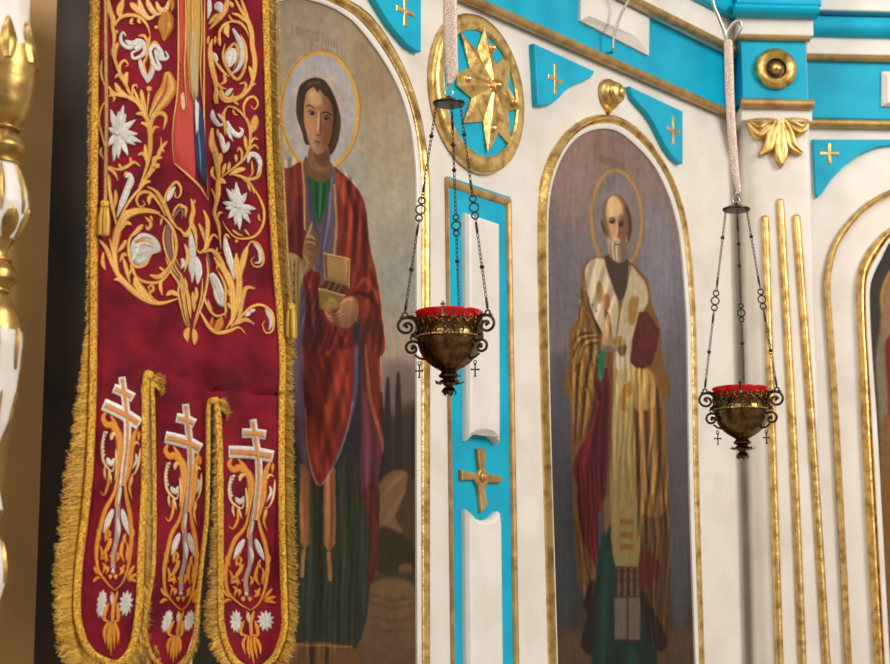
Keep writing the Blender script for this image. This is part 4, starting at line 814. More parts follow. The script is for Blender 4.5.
def strip(lt, rt, y0, y1, n):
    ys = np.linspace(y0, y1, n); nx = 26; rows = []
    for y in ys:
        a, b = interp(lt, y), interp(rt, y)
        if y > 405: a -= 2.2; b += 2.2
        if b-a < .5: b = a+.5
        rows.append([(a+(b-a)*k/nx, y) for k in range(nx+1)])
    return rows
seam1 = [(-18, 149), (375, 149)]; seam2 = [(-18, 213), (400, 213)]
ban = thing('church_banner', 'crimson velvet church banner with gold embroidery, gold fringe and three rounded tails', 'banner', BP.hit(185, 700, -.04))
ban.location.z = 0
mb = MB()
for l, r_, y1 in ((XL, seam1+XA[1:], 660), (seam1+XB[1:], seam2+XC[1:], 668), (seam2+XD[1:], XR, 666)):
    rows = strip(l, r_, -18, y1, 150)
    f = [[sf(x, y, 0) for x, y in row] for row in rows]; b = [[sf(x, y, -.004) for x, y in row] for row in rows]
    mb.grid(f); mb.grid(b)
    for side in (0, -1): mb.grid([[f[i][side], b[i][side]] for i in range(len(f))])
    mb.grid([f[0], b[0]]); mb.grid([f[-1], b[-1]])
cloth = mb.build('velvet_cloth', M['cloth'], ban, smooth='auto')

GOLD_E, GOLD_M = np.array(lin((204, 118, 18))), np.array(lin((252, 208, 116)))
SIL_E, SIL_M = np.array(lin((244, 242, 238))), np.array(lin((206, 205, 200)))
er = random.Random(11)
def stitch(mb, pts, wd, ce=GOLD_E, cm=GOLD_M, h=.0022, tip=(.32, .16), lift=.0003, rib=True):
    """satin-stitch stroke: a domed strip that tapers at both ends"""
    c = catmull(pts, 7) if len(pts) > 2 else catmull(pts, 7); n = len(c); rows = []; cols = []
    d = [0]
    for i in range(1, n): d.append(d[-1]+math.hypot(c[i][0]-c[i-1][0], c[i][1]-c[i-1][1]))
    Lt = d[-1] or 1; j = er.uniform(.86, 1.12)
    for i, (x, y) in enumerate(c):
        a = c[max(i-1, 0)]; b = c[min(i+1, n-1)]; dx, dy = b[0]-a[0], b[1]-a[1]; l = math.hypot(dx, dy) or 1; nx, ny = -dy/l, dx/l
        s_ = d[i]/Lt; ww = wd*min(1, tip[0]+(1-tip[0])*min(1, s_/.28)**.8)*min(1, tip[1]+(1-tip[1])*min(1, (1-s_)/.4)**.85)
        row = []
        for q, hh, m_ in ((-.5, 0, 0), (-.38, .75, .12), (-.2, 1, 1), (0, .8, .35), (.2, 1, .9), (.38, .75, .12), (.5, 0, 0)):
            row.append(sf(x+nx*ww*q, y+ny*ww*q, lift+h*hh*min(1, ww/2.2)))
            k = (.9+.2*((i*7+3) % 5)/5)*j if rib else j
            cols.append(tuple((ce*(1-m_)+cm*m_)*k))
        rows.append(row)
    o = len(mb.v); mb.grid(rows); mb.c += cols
def patch(mb, pts, col, h, edge=None, smooth=True, col2=None):
    pg = catmull(pts, 4, True) if smooth else pts; cx = sum(p[0] for p in pg)/len(pg); cy = sum(p[1] for p in pg)/len(pg)
    ys = [p[1] for p in pg]; col = np.array(lin(col)); col2 = np.array(lin(col2)) if col2 else col
    o = len(mb.v); n = len(pg)
    for f in (1, .98, .66, .33): 
        for x, y in pg: mb.v.append(tuple(sf(cx+(x-cx)*f, cy+(y-cy)*f, 0 if f == 1 else h))); mb.c.append(tuple(col*(1-(y-min(ys))/(max(ys)-min(ys)))+col2*((y-min(ys))/(max(ys)-min(ys)))))
    mb.v.append(tuple(sf(cx, cy, h))); mb.c.append(tuple((col+col2)/2))
    for k in range(3):
        for i in range(n): mb.f.append((o+k*n+i, o+k*n+(i+1) % n, o+(k+1)*n+(i+1) % n, o+(k+1)*n+i))
    for i in range(n): mb.f.append((o+3*n+i, o+3*n+(i+1) % n, o+4*n))
G = MB(); S = MB(); B = MB(); blossoms = []
def g(tile, items):
    for pts, wd in items: stitch(G, tile(pts), wd/tile.s if hasattr(tile, 's') else wd)
class Tile:
    def __init__(s, ox, oy, sc, fx=None): s.o = (ox, oy); s.s = sc; s.fx = fx; s.k = 1.5 if fx is None else 1.28
    def __call__(s, pts):
        q = [(s.o[0]+x/s.s, s.o[1]+y/s.s) for x, y in pts]; return [s.fx(*p) for p in q] if s.fx else q
    def g(s, pts, wd, **k): stitch(G, s(pts), wd/s.s*s.k, **k)
    def v(s, pts, wd, **k): stitch(S, s(pts), wd/s.s*s.k, SIL_E, SIL_M, **k)
    def dot(s, x, y, r): stitch(G, s([(x-r*.9, y), (x, y), (x+r*.9, y)]), 2*r/s.s, tip=(.6, .6))
    def flower(s, cx, cy, tips, w):
        fl = MB(); blossoms.append(fl)
        for tx, ty in tips: stitch(fl, s([(cx, cy), ((cx+tx)/2, (cy+ty)/2), (tx, ty)]), w/s.s*1.25, SIL_E, SIL_M, tip=(.35, .1), h=.003)
        stitch(fl, s([(cx-14, cy), (cx, cy), (cx+14, cy)]), 28/s.s, SIL_M, SIL_E, tip=(.6, .6), h=.005)
t1 = Tile(90, 0, 6.64); t2 = Tile(180, 0, 6.64); t3 = Tile(90, 90, 6.64); t4 = Tile(180, 90, 6.64); t5 = Tile(90, 180, 6.64); t6 = Tile(180, 180, 6.64); t7 = Tile(90, 260, 6.64); t8 = Tile(180, 260, 6.64)
D = dict(ce=np.array(lin((176, 96, 14))), cm=np.array(lin((226, 150, 44))))
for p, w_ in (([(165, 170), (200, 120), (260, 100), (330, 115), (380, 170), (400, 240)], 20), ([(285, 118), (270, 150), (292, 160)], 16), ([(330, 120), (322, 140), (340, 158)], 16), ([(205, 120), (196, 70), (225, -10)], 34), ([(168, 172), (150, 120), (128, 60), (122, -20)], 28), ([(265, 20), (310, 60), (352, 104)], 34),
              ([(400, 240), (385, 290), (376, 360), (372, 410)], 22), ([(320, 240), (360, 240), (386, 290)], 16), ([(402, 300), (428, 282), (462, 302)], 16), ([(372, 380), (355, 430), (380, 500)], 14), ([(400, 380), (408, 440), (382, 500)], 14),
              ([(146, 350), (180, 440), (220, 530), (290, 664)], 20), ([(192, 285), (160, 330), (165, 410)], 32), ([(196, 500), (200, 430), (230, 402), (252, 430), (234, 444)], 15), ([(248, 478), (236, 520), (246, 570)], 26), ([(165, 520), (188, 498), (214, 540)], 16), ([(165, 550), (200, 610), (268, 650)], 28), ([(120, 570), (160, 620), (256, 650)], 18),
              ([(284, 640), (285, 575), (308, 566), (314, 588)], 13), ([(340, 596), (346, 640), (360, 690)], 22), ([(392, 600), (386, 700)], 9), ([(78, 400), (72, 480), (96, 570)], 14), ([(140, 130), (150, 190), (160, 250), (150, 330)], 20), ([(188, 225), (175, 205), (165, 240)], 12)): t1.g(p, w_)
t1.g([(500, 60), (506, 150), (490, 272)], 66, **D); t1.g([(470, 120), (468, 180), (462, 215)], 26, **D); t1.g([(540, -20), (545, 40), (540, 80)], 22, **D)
for p, w_ in (([(322, -10), (345, 70), (390, 122), (440, 96)], 30), ([(375, -10), (400, 50), (440, 92), (485, 84)], 30), ([(440, 10), (462, 62), (505, 60), (528, -10)], 26)): t1.g(p, w_, cm=np.array(lin((252, 226, 170))))
t1.dot(440, 182, 14); t1.dot(525, 162, 15); t1.dot(392, 590, 19); t1.g([(520, 150), (525, 170), (524, 196)], 20)
for p, w_ in (([(238, 240), (218, 215), (203, 255), (222, 300), (268, 316), (312, 272), (350, 282), (366, 330), (340, 372), (290, 388), (280, 352), (322, 332), (362, 300)], 20), ([(236, 268), (270, 290), (310, 290), (352, 306)], 26), ([(300, 330), (330, 300), (350, 290)], 24), ([(402, 390), (400, 330), (430, 300), (468, 340), (490, 392), (518, 378), (500, 338)], 21), ([(402, 340), (412, 400), (442, 455), (462, 440), (430, 372)], 20), ([(430, 330), (455, 380), (490, 404)], 22),
              ([(334, 396), (346, 462), (380, 550)], 20), ([(382, 550), (412, 480), (422, 420)], 20), ([(330, 392), (336, 440), (344, 480)], 16), ([(350, 440), (378, 520), (405, 450)], 14)): t1.v(p, w_)
for p, w_ in (([(360, -20), (400, 60), (450, 140), (475, 220), (480, 300), (496, 400), (490, 500), (460, 590), (400, 645), (320, 668)], 25), ([(400, -20), (440, 90), (472, 170)], 15), ([(345, 88), (400, 110), (455, 165)], 18), ([(322, 98), (350, 140), (400, 152), (440, 200), (456, 245)], 16), ([(262, 300), (264, 210), (300, 160), (352, 144), (400, 165)], 14), ([(322, 160), (306, 205), (322, 250)], 30), ([(300, 290), (286, 380), (330, 480), (384, 528), (432, 450), (442, 350)], 17),
              ([(296, 430), (300, 360), (364, 290), (384, 380), (352, 460)], 14), ([(402, 230), (432, 300), (440, 400), (405, 490)], 14), ([(446, 342), (426, 356), (436, 400)], 12), ([(458, 440), (476, 490), (480, 545)], 20), ([(504, 558), (470, 566), (456, 600)], 15), ([(392, 560), (432, 552), (432, 600), (390, 646), (300, 648), (250, 590)], 20), ([(216, 260), (200, 330), (214, 450), (236, 560), (250, 690)], 28), ([(228, 400), (280, 470), (330, 512)], 16), ([(290, 485), (298, 540), (258, 566)], 18),
              ([(318, -20), (300, 60), (250, 130), (195, 195)], 32), ([(330, 8), (346, 40), (352, 20)], 20), ([(262, 240), (262, 290), (270, 306)], 18), ([(235, 240), (230, 300)], 14), ([(250, 90), (215, 130), (190, 160)], 20), ([(240, 540), (270, 580), (310, 590)], 15), ([(190, 240), (185, 280), (192, 300)], 14)): t2.g(p, w_)
for p, w_ in (([(350, 190), (378, 240), (406, 300), (412, 390), (380, 460), (326, 502)], 28), ([(352, 318), (338, 380), (328, 445)], 56), ([(300, 640), (330, 604), (352, 588)], 22), ([(215, 350), (235, 390), (240, 420)], 26), ([(192, -20), (196, 60), (184, 125)], 20), ([(236, 20), (262, 50), (272, 84)], 40)): t2.v(p, w_)
t3.flower(182, 288, [(138, 130), (190, 140), (222, 102), (238, 158), (302, 198), (318, 292), (344, 348), (252, 436), (188, 456), (156, 476), (122, 372), (122, 252), (300, 366), (255, 262)], 34)
for p, w_ in (([(240, -10), (310, 80), (370, 170), (395, 260), (400, 340), (395, 430), (370, 530), (318, 664)], 24), ([(290, -10), (330, 90), (382, 190)], 16), ([(345, 10), (352, 80), (380, 170)], 26), ([(388, 10), (380, 160)], 9), ([(120, 40), (200, 30), (280, 62), (345, 120)], 22), ([(180, -10), (240, 40), (310, 80)], 18), ([(400, 262), (418, 182), (466, 152), (503, 185), (486, 262)], 24), ([(400, 305), (425, 252), (460, 250)], 20), ([(306, 160), (352, 160), (388, 215)], 24), ([(338, 220), (372, 230), (390, 262)], 20),
              ([(322, 650), (390, 560), (430, 470), (470, 400), (470, 314)], 20), ([(512, 340), (470, 390), (440, 440)], 17), ([(480, 450), (430, 452), (410, 480)], 20), ([(492, 414), (470, 380)], 13), ([(365, 362), (372, 430), (392, 480)], 20), ([(318, 436), (350, 422), (378, 470), (372, 530)], 20), ([(442, 512), (400, 560), (366, 610)], 10), ([(402, 606), (350, 620), (318, 664)], 20), ([(334, 508), (290, 480), (240, 512), (180, 528), (105, 500)], 18), ([(265, 446), (275, 494)], 14), ([(188, 490), (214, 524)], 14), ([(108, 512), (160, 550), (186, 604)], 16),
              ([(512, -120), (524, -20), (480, 60), (430, 130), (396, 178)], 74), ([(226, 575), (240, 548), (262, 572)], 13), ([(118, 60), (80, 110), (60, 200), (80, 300), (110, 420)], 12), ([(130, 10), (160, 50), (150, 80)], 16), ([(120, 560), (128, 620), (130, 680)], 18), ([(75, 380), (70, 420), (92, 460)], 14)): t3.g(p, w_)
t3.g([(512, -100), (500, 0), (450, 90), (404, 168)], 12, ce=D['ce'], cm=D['ce'], lift=.0022); t3.dot(446, 504, 19)
t3.v([(236, 584), (252, 560), (276, 600), (262, 670)], 24)
for p, w_ in (([(290, 160), (320, 112), (372, 125), (430, 180), (460, 240), (467, 310), (460, 380), (430, 450), (380, 500), (320, 545), (270, 590), (243, 680)], 16), ([(350, 128), (362, 160), (386, 166)], 12), ([(432, 175), (422, 110), (450, 58), (492, 48), (517, 90), (494, 128), (468, 102)], 14), ([(502, 168), (490, 240), (462, 295)], 38), ([(520, 332), (490, 322), (462, 372)], 12), ([(522, 392), (490, 368), (448, 412)], 13), ([(430, 305), (436, 360), (444, 410)], 19), ([(380, 412), (392, 386), (412, 420), (402, 482)], 12), ([(370, 428), (374, 482)], 16),
              ([(540, 490), (525, 570), (462, 592), (400, 572), (335, 560)], 16), ([(434, 522), (380, 536), (325, 566)], 26), ([(340, 560), (410, 578), (462, 618), (505, 680)], 16), ([(214, 250), (212, 350), (240, 450), (252, 540), (262, 640)], 34), ([(270, 420), (262, 500)], 24), ([(220, 508), (212, 560), (246, 604)], 18), ([(302, 488), (278, 565)], 18), ([(330, 478), (318, 545)], 16), ([(302, 610), (262, 596), (240, 664)], 18), ([(270, -10), (290, 42), (332, 62), (354, 20)], 22), ([(246, 6), (290, 70), (350, 72), (420, 42), (455, -10)], 16), ([(350, 70), (392, 102)], 14), ([(236, 0), (236, 60), (236, 95)], 24), ([(475, 470), (480, 550), (455, 580)], 12),
              ([(308, 120), (286, 170), (296, 230), (300, 300)], 20), ([(250, 258), (252, 300), (272, 318)], 13)): t4.g(p, w_)
for p, w_ in (([(450, 482), (466, 430), (510, 440), (532, 500), (510, 566)], 24), ([(214, 132), (222, 190), (260, 234), (294, 220)], 24), ([(250, 158), (280, 190), (292, 225)], 15), ([(312, 205), (340, 270), (390, 304), (414, 270), (392, 248)], 24), ([(308, 250), (328, 300), (352, 340)], 14), ([(262, 285), (282, 350), (290, 420)], 22), ([(324, 345), (308, 390), (290, 420)], 20)): t4.v(p, w_)
for p, w_ in (([(462, 222), (380, 204), (290, 212), (222, 255), (185, 330), (165, 420), (162, 500), (180, 600), (214, 680)], 38), ([(440, 218), (500, 260), (550, 330), (572, 420), (560, 520), (510, 592), (440, 642), (392, 634)], 17), ([(500, 240), (460, 160), (400, 88), (340, 84), (308, 130), (330, 178), (364, 160), (346, 134)], 17), ([(380, 44), (440, 80), (490, 160), (530, 250), (575, 315), (625, 352)], 22), ([(392, 164), (396, 112), (446, 112)], 20), ([(502, 190), (498, 120), (528, 58), (572, 14), (604, 60), (592, 112), (566, 112), (568, 78)], 15),
              ([(345, 300), (300, 340), (258, 410), (262, 510), (300, 575), (366, 565), (412, 492), (472, 468)], 15), ([(310, 404), (370, 408), (435, 436)], 14), ([(352, 296), (320, 330), (285, 372)], 24), ([(276, 296), (230, 288), (196, 350)], 24), ([(400, 236), (416, 274)], 12), ([(366, 246), (404, 290), (382, 328), (370, 300)], 18), ([(240, 398), (216, 440), (184, 480)], 22), ([(248, 502), (222, 496), (196, 548)], 20), ([(168, 66), (170, 130), (158, 195)], 20), ([(118, -10), (135, 100), (152, 200), (184, 340)], 18),
              ([(385, 4), (330, 60), (270, 130), (196, 245)], 14), ([(346, -10), (360, 16), (340, 50)], 16), ([(58, 396), (110, 460), (150, 560), (196, 660)], 24), ([(88, 480), (84, 540), (104, 598)], 18), ([(128, 386), (155, 480), (190, 600)], 16), ([(478, 250), (466, 306)], 13), ([(268, 560), (304, 650)], 18), ([(262, 636), (270, 590)], 10), ([(548, 240), (560, 200), (595, 165), (632, 190), (638, 250)], 11), ([(500, 300), (486, 380), (500, 470), (545, 580), (610, 670)], 11), ([(545, 300), (548, 400), (560, 500), (600, 580)], 10), ([(256, 200), (220, 230), (190, 270)], 20)): t5.g(p, w_)
BR = dict(ce=np.array(lin((104, 60, 56))), cm=np.array(lin((140, 96, 90))))
def br(t_, p, w_): stitch(B, t_(p), w_/t_.s*1.1, BR['ce'], BR['cm'], h=.001)
br(t5, [(610, 200), (590, 200), (545, 250), (522, 320), (518, 400), (535, 500), (570, 580), (620, 680)], 44)
t5.v([(512, 140), (538, 84), (566, 44)], 24); t5.v([(262, -10), (245, 70), (202, 180), (178, 248)], 30)
patch(S, t5([(278, 410), (340, 352), (420, 372), (465, 430), (462, 478), (400, 500), (370, 556), (320, 572), (282, 540), (264, 480)]), (206, 204, 196), .0012)
for p in ([(300, 400), (350, 370), (420, 390)], [(290, 450), (360, 420), (440, 450)], [(290, 500), (350, 480), (400, 470)], [(310, 550), (350, 530), (370, 510)], [(280, 540), (310, 470), (330, 400)]): t5.v(p, 16, h=.003)
t5.g([(300, 412), (340, 396), (375, 416)], 22, **D)
t6.flower(385, 175, [(372, 14), (442, 86), (400, 90), (505, 192), (466, 288), (396, 334), (366, 300), (318, 258), (282, 150), (308, 56), (345, 60), (470, 225), (300, 190)], 32)
for p, w_ in (([(410, -10), (470, 40), (522, 110), (556, 200), (552, 290), (510, 362), (450, 388), (370, 382), (310, 322), (283, 272)], 14), ([(448, 26), (470, 80)], 12), ([(480, 48), (494, 94)], 12), ([(522, 226), (524, 262), (542, 270)], 12), ([(382, 396), (368, 418)], 16), ([(428, 328), (462, 372)], 12), ([(345, 330), (385, 360), (420, 372)], 12), ([(208, 56), (240, 140), (228, 220), (255, 300), (266, 400), (272, 455)], 18), ([(250, -10), (252, 80), (245, 170)], 26), ([(305, 20), (270, 14), (250, 50)], 18), ([(284, 220), (260, 220), (246, 260)], 14),
              ([(156, 200), (182, 270), (182, 350), (172, 420), (158, 480)], 22), ([(124, 288), (150, 350), (162, 410)], 18), ([(256, 392), (222, 364), (190, 410), (178, 446), (130, 482), (98, 430)], 16), ([(160, 482), (210, 468), (260, 520), (300, 600), (335, 680)], 24), ([(246, 448), (244, 490), (272, 482)], 12), ([(330, 388), (306, 362), (288, 404)], 11), ([(375, 485), (368, 600), (380, 680)], 22), ([(448, 440), (420, 530), (396, 640)], 30), ([(438, 472), (470, 412), (522, 430), (552, 500), (546, 562), (500, 577), (472, 540), (492, 508)], 13),
              ([(72, 125), (88, 200), (74, 280), (100, 350), (112, 450)], 24), ([(100, 128), (88, 170)], 11), ([(-5, 180), (38, 186), (34, 250)], 16), ([(-5, 318), (48, 372), (76, 262)], 16), ([(30, 426), (52, 500), (28, 610)], 20), ([(230, 520), (250, 560), (240, 600)], 14), ([(20, 380), (60, 330), (70, 280)], 14)): t6.g(p, w_)
for p, w_ in (([(300, 380), (308, 450), (338, 560), (358, 660)], 30), ([(488, 422), (528, 470), (532, 540), (494, 552)], 20), ([(68, 340), (80, 450), (85, 550), (80, 680)], 30), ([(100, 530), (122, 680)], 24), ([(196, 630), (225, 650), (250, 680)], 30), ([(10, 520), (24, 560), (4, 590)], 20)): t6.v(p, w_)
br(t6, [(180, 470), (186, 560), (180, 690)], 26); br(t6, [(-10, 190), (20, 210), (10, 260)], 22)
for p, w_ in (([(128, -10), (180, 90), (250, 172), (320, 232), (400, 276), (482, 287), (596, 252)], 30), ([(222, -10), (240, 60), (266, 160)], 22), ([(158, 134), (190, 130), (228, 168)], 18), ([(300, 106), (322, 180), (405, 264)], 40), ([(278, 66), (330, 130), (400, 152), (470, 142), (522, 90), (562, 20)], 15), ([(396, 100), (460, 114), (526, 64)], 24), ([(460, 46), (500, 84)], 16), ([(482, 128), (466, 170), (480, 236)], 18), ([(398, 206), (388, 184), (410, 168), (422, 195), (400, 215), (396, 232), (430, 268), (480, 284)], 15), ([(506, 236), (545, 216), (596, 246)], 26),
              ([(330, 190), (360, 230), (400, 250)], 16), ([(78, -10), (84, 30), (104, 70)], 20), ([(500, -20), (540, 80), (590, 160), (586, 220), (620, 380), (648, 450)], 11), ([(550, -20), (570, 50), (612, 120), (620, 210), (640, 330), (662, 440)], 11)): t7.g(p, w_)
br(t7, [(525, -30), (556, 70), (600, 150), (602, 220), (630, 370), (655, 450)], 28)
for p, w_ in (([(60, 450), (42, 490), (50, 545)], 30), ([(90, 458), (98, 505), (95, 566)], 30), ([(175, -20), (186, 100), (160, 250), (120, 370), (92, 460)], 12), ([(150, 120), (140, 250), (105, 380), (84, 455)], 10), ([(0, 100), (15, 230), (40, 380), (62, 452)], 12), ([(84, 210), (92, 300), (94, 345)], 24), ([(45, 190), (62, 310), (70, 390)], 20), ([(148, 215), (190, 320), (240, 372), (304, 350), (304, 290)], 14), ([(130, 336), (190, 440), (250, 484), (330, 470), (390, 448), (436, 492)], 20),
              ([(250, 70), (300, 170), (300, 280), (302, 388)], 14), ([(268, 20), (330, 130), (350, 250), (350, 380), (305, 458)], 34), ([(225, -20), (300, 100), (335, 210)], 18), ([(380, -20), (392, 150), (380, 300), (338, 440)], 32), ([(440, -20), (402, 80), (398, 160)], 24), ([(418, 146), (392, 152), (385, 190)], 14), ([(497, 190), (440, 186), (412, 260), (390, 380), (348, 432)], 26), ([(318, 196), (326, 226), (350, 254)], 16), ([(316, 284), (330, 310), (350, 336)], 16), ([(340, 450), (420, 360), (480, 310), (540, 300), (602, 340), (622, 400), (612, 470), (570, 482), (548, 430), (566, 402)], 15),
              ([(368, 430), (430, 396), (494, 426)], 22), ([(30, 120), (40, 180), (30, 240)], 18), ([(215, 330), (195, 300), (185, 260)], 12), ([(105, 180), (110, 230), (100, 290)], 18)): t8.g(p, w_)
t8.g([(232, 480), (262, 420), (276, 376)], 44, **D); t8.g([(202, 446), (210, 410), (218, 376)], 18, **D)
br(t8, [(178, -20), (182, 100), (155, 250), (112, 380), (90, 450)], 20)
patch(S, t8([(198, 104), (228, 88), (275, 160), (300, 250), (290, 312), (250, 292), (222, 210)]), (214, 214, 208), .0015)
for p in ([(215, 110), (245, 190), (282, 290)], [(238, 110), (270, 190), (288, 260)], [(225, 190), (250, 270), (275, 300)]): t8.v(p, 16, h=.003)
for p, w_ in (([(70, -20), (75, 110)], 26), ([(108, -20), (122, 80), (116, 160)], 34), ([(470, 344), (430, 376)], 18), ([(568, 328), (608, 400), (590, 466)], 24), ([(310, -20), (340, 40), (355, 90)], 24), ([(500, 330), (460, 345)], 16)): t8.v(p, w_)
# the saint's figure worked in appliqué down the middle
fig = MB()
outl = [(178, -18), (178, 40), (177.5, 90), (174, 118), (172.8, 142), (174, 163), (181, 170), (190, 177), (199, 187), (207.5, 199), (208, 188), (206, 170), (204.8, 135), (204.5, 90), (205, 40), (205, -18)]
patch(fig, [(178, -18), (178, 40), (177.5, 90), (174, 118), (172.8, 142), (174, 163), (181, 170), (190, 177), (195, 182), (196, 150), (194, 110), (190, 60), (190, -18)], (200, 64, 54), .0010, smooth=False)
patch(fig, [(186, -18), (184, 40), (187, 60), (189, 90), (194, 100), (197, 96), (200, 60), (201, 20), (201, -18)], (204, 158, 70), .0018, smooth=False)
patch(fig, [(189, 34), (192, 24), (196, 36), (197, 60), (198, 92), (194, 100), (191, 80)], (186, 176, 132), .0024)
patch(fig, [(194, 96), (198, 96), (204, 118), (206, 150), (207.6, 190), (200, 182), (196, 160), (195, 140)], (28, 52, 110), .0022, smooth=False, col2=(20, 34, 74))
patch(fig, [(195, 98), (199, 104), (198.5, 130), (196, 135), (195, 116)], (226, 222, 214), .0030, smooth=False)
patch(fig, [(181, 94), (184, 94), (185, 106), (183, 111), (181, 104)], (246, 204, 168), .0026)
stitch(fig, [(198, 130), (200, 150), (201, 172)], 1.6, np.array(lin((40, 90, 160))), np.array(lin((120, 160, 210))), lift=.0026, h=.0006)
stitch(G, [(178, -18), (178.5, 40), (177.5, 90), (173.6, 120), (172.4, 143), (174, 163)], 2.2); stitch(G, [(174, 163), (181, 169), (190, 177), (200, 187), (208, 200)], 2.6, cm=np.array(lin((252, 214, 140)))); stitch(G, [(204.6, -18), (204, 90), (204.6, 135), (206.4, 170), (208.4, 200)], 1.9)
for x in (185, 191.5, 201): stitch(G, [(x, -18), (x+1, 30), (x-.5, 70), (x+2, 105)], 1.7, lift=.0022)
for k in range(7): stitch(G, [(178.5+.2*k, 62+k*6), (186, 68+k*6)], .8, lift=.0020, ce=np.array(lin((150, 40, 30))), cm=np.array(lin((190, 90, 50))))
# tails: one drawing fitted to each tail
def ax(tab): return lambda q: (float(np.interp(q, [r_[0] for r_ in tab], [r_[1] for r_ in tab])), float(np.interp(q, [r_[0] for r_ in tab], [r_[2] for r_ in tab])))
def tailfx(tab, kl, kr, shear):
    base_ = [(420, 253), (450, 257.5), (520, 257), (560, 248), (600, 246.5), (664, 254)]
    def f(x, y):
        cx = float(np.interp(y, [q[0] for q in base_], [q[1] for q in base_])); tx, ty = ax(tab)(y); d = x-cx
        s_ = shear*max(0, 1-max(0, y-470)/70)
        return (tx+d*(kl if d < 0 else kr), ty+d*s_)
    return f
fC = lambda x, y: (x, y)
fA = tailfx([(420, 122, 377), (450, 127, 412), (520, 124, 486), (560, 115.5, 534), (600, 113, 578), (664, 111, 656)], .82, .82, .33)
fB = tailfx([(420, 185.5, 404), (450, 190, 440), (520, 189.5, 512), (560, 184, 556), (600, 181, 600), (664, 173, 664)], .86, .66, .16)
for fx in (fA, fB, fC):
    a = Tile(215, 410, 6.035, fx); b = Tile(215, 510, 4.306, fx)
    OR = dict(ce=np.array(lin((206, 110, 16))), cm=np.array(lin((244, 172, 60)))); PA = dict(ce=np.array(lin((222, 150, 60))), cm=np.array(lin((250, 226, 176))))
    flat = dict(tip=(1, 1))
    for p, w_ in (([(228, 56), (248, 200), (262, 300), (264, 430), (252, 560), (240, 664)], 34), ([(163, 140), (235, 142), (308, 150)], 46), ([(82, 252), (160, 254), (250, 262), (352, 282)], 58)): a.v(p, w_, **flat)
    for p, w_ in (([(230, 70), (248, 200), (262, 300), (264, 430), (252, 560), (240, 664)], 14), ([(176, 141), (235, 143), (298, 150)], 20), ([(96, 253), (160, 256), (250, 264), (340, 281)], 26)): a.g(p, w_, lift=.0022, h=.0012, **flat, ce=OR['ce'], cm=np.array(lin((226, 168, 84))))
    b.v([(172, -20), (152, 80), (150, 180), (153, 232)], 16, ce=0, cm=0) if False else None
    stitch(B, b([(170, -10), (152, 80), (151, 180), (148, 240), (132, 300), (135, 352)]), 4.6, np.array(lin((170, 160, 160))), np.array(lin((176, 130, 110))), h=.0016, tip=(1, 1)); b.v([(128, 356), (135, 360), (142, 357)], 18, h=.004)
    for p, w_ in (([(102, 292), (84, 330), (112, 362), (152, 350), (200, 390), (216, 450), (210, 540), (196, 664)], 40), ([(140, 298), (180, 350), (222, 440)], 24), ([(336, 308), (308, 370), (294, 450), (288, 540), (262, 664)], 34), ([(350, 322), (344, 380)], 18)): a.g(p, w_, **OR)
    for p, w_ in (([(148, 430), (160, 396), (200, 388)], 22), ([(97, 395), (84, 470), (95, 545), (135, 584), (165, 590), (178, 540)], 14), ([(108, 575), (108, 610), (118, 645)], 14), ([(138, 585), (150, 620), (160, 656)], 13), ([(312, 420), (330, 392), (356, 402)], 14), ([(362, 420), (352, 520), (326, 582), (298, 590)], 13), ([(312, 596), (300, 664)], 13), ([(185, 470), (195, 560), (185, 640)], 16)): a.g(p, w_, **PA)
    for k in range(7): q = k/6; x = 112-22*math.sin(q*2.6); y = 400+q*118; a.v([(x-9, y+4), (x+9, y-4)], 13, tip=(.7, .7))
    a.v([(122, 528), (150, 556), (175, 520)], 24); a.v([(330, 460), (338, 500), (310, 556)], 14)
    for p, w_ in (([(150, -15), (130, 70), (85, 130), (60, 200), (45, 270), (55, 350), (100, 400), (152, 432)], 16), ([(182, -15), (192, 70), (216, 150), (226, 230), (216, 330), (190, 400), (152, 432)], 16), ([(96, -5), (98, 40), (78, 80), (58, 68)], 11), ([(216, -5), (210, 50), (226, 92)], 10), ([(52, 196), (52, 216), (66, 240)], 14), ([(236, 198), (230, 220), (218, 246)], 14), ([(34, 342), (48, 362), (70, 378)], 13), ([(34, 402), (52, 388), (72, 388)], 13), ([(246, 338), (228, 360), (208, 386)], 13), ([(262, 374), (236, 380), (210, 392)], 13), ([(262, 402), (236, 394), (212, 398)], 12),
                  ([(88, 230), (112, 244), (84, 296)], 14), ([(122, 232), (104, 270), (68, 304)], 14), ([(184, 236), (174, 290), (192, 326)], 14), ([(152, 286), (160, 304), (150, 326)], 13), ([(88, 346), (106, 350), (100, 372)], 13), ([(172, 346), (182, 362), (166, 376)], 13), ([(90, 246), (96, 200), (116, 180)], 12), ([(150, 60), (140, 110), (150, 140)], 10), ([(70, 316), (92, 306), (98, 330)], 12),
                  ([(125, 476), (110, 530), (150, 546)], 14), ([(172, 476), (184, 536), (152, 536)], 14), ([(138, 540), (120, 575), (132, 622)], 13), ([(156, 540), (156, 600), (168, 662)], 13), ([(172, 545), (192, 585), (196, 622)], 13), ([(146, 540), (142, 590), (150, 640)], 12), ([(166, 540), (174, 600), (182, 640)], 12), ([(152, 480), (155, 520), (154, 550)], 14), ([(98, 260), (92, 290), (110, 320)], 10), ([(205, 250), (210, 290), (196, 320)], 10), ([(112, 300), (128, 310), (122, 335)], 10), ([(62, 260), (74, 290), (66, 316)], 11), ([(214, 262), (204, 300), (212, 330)], 11), ([(100, 200), (112, 214), (104, 236)], 11), ([(196, 214), (188, 232), (200, 256)], 11), ([(76, 330), (90, 340), (82, 372)], 10), ([(196, 336), (186, 352), (196, 372)], 10), ([(134, 436), (150, 470), (150, 520)], 13), ([(168, 434), (156, 480), (152, 520)], 12)): b.g(p, w_, **OR)
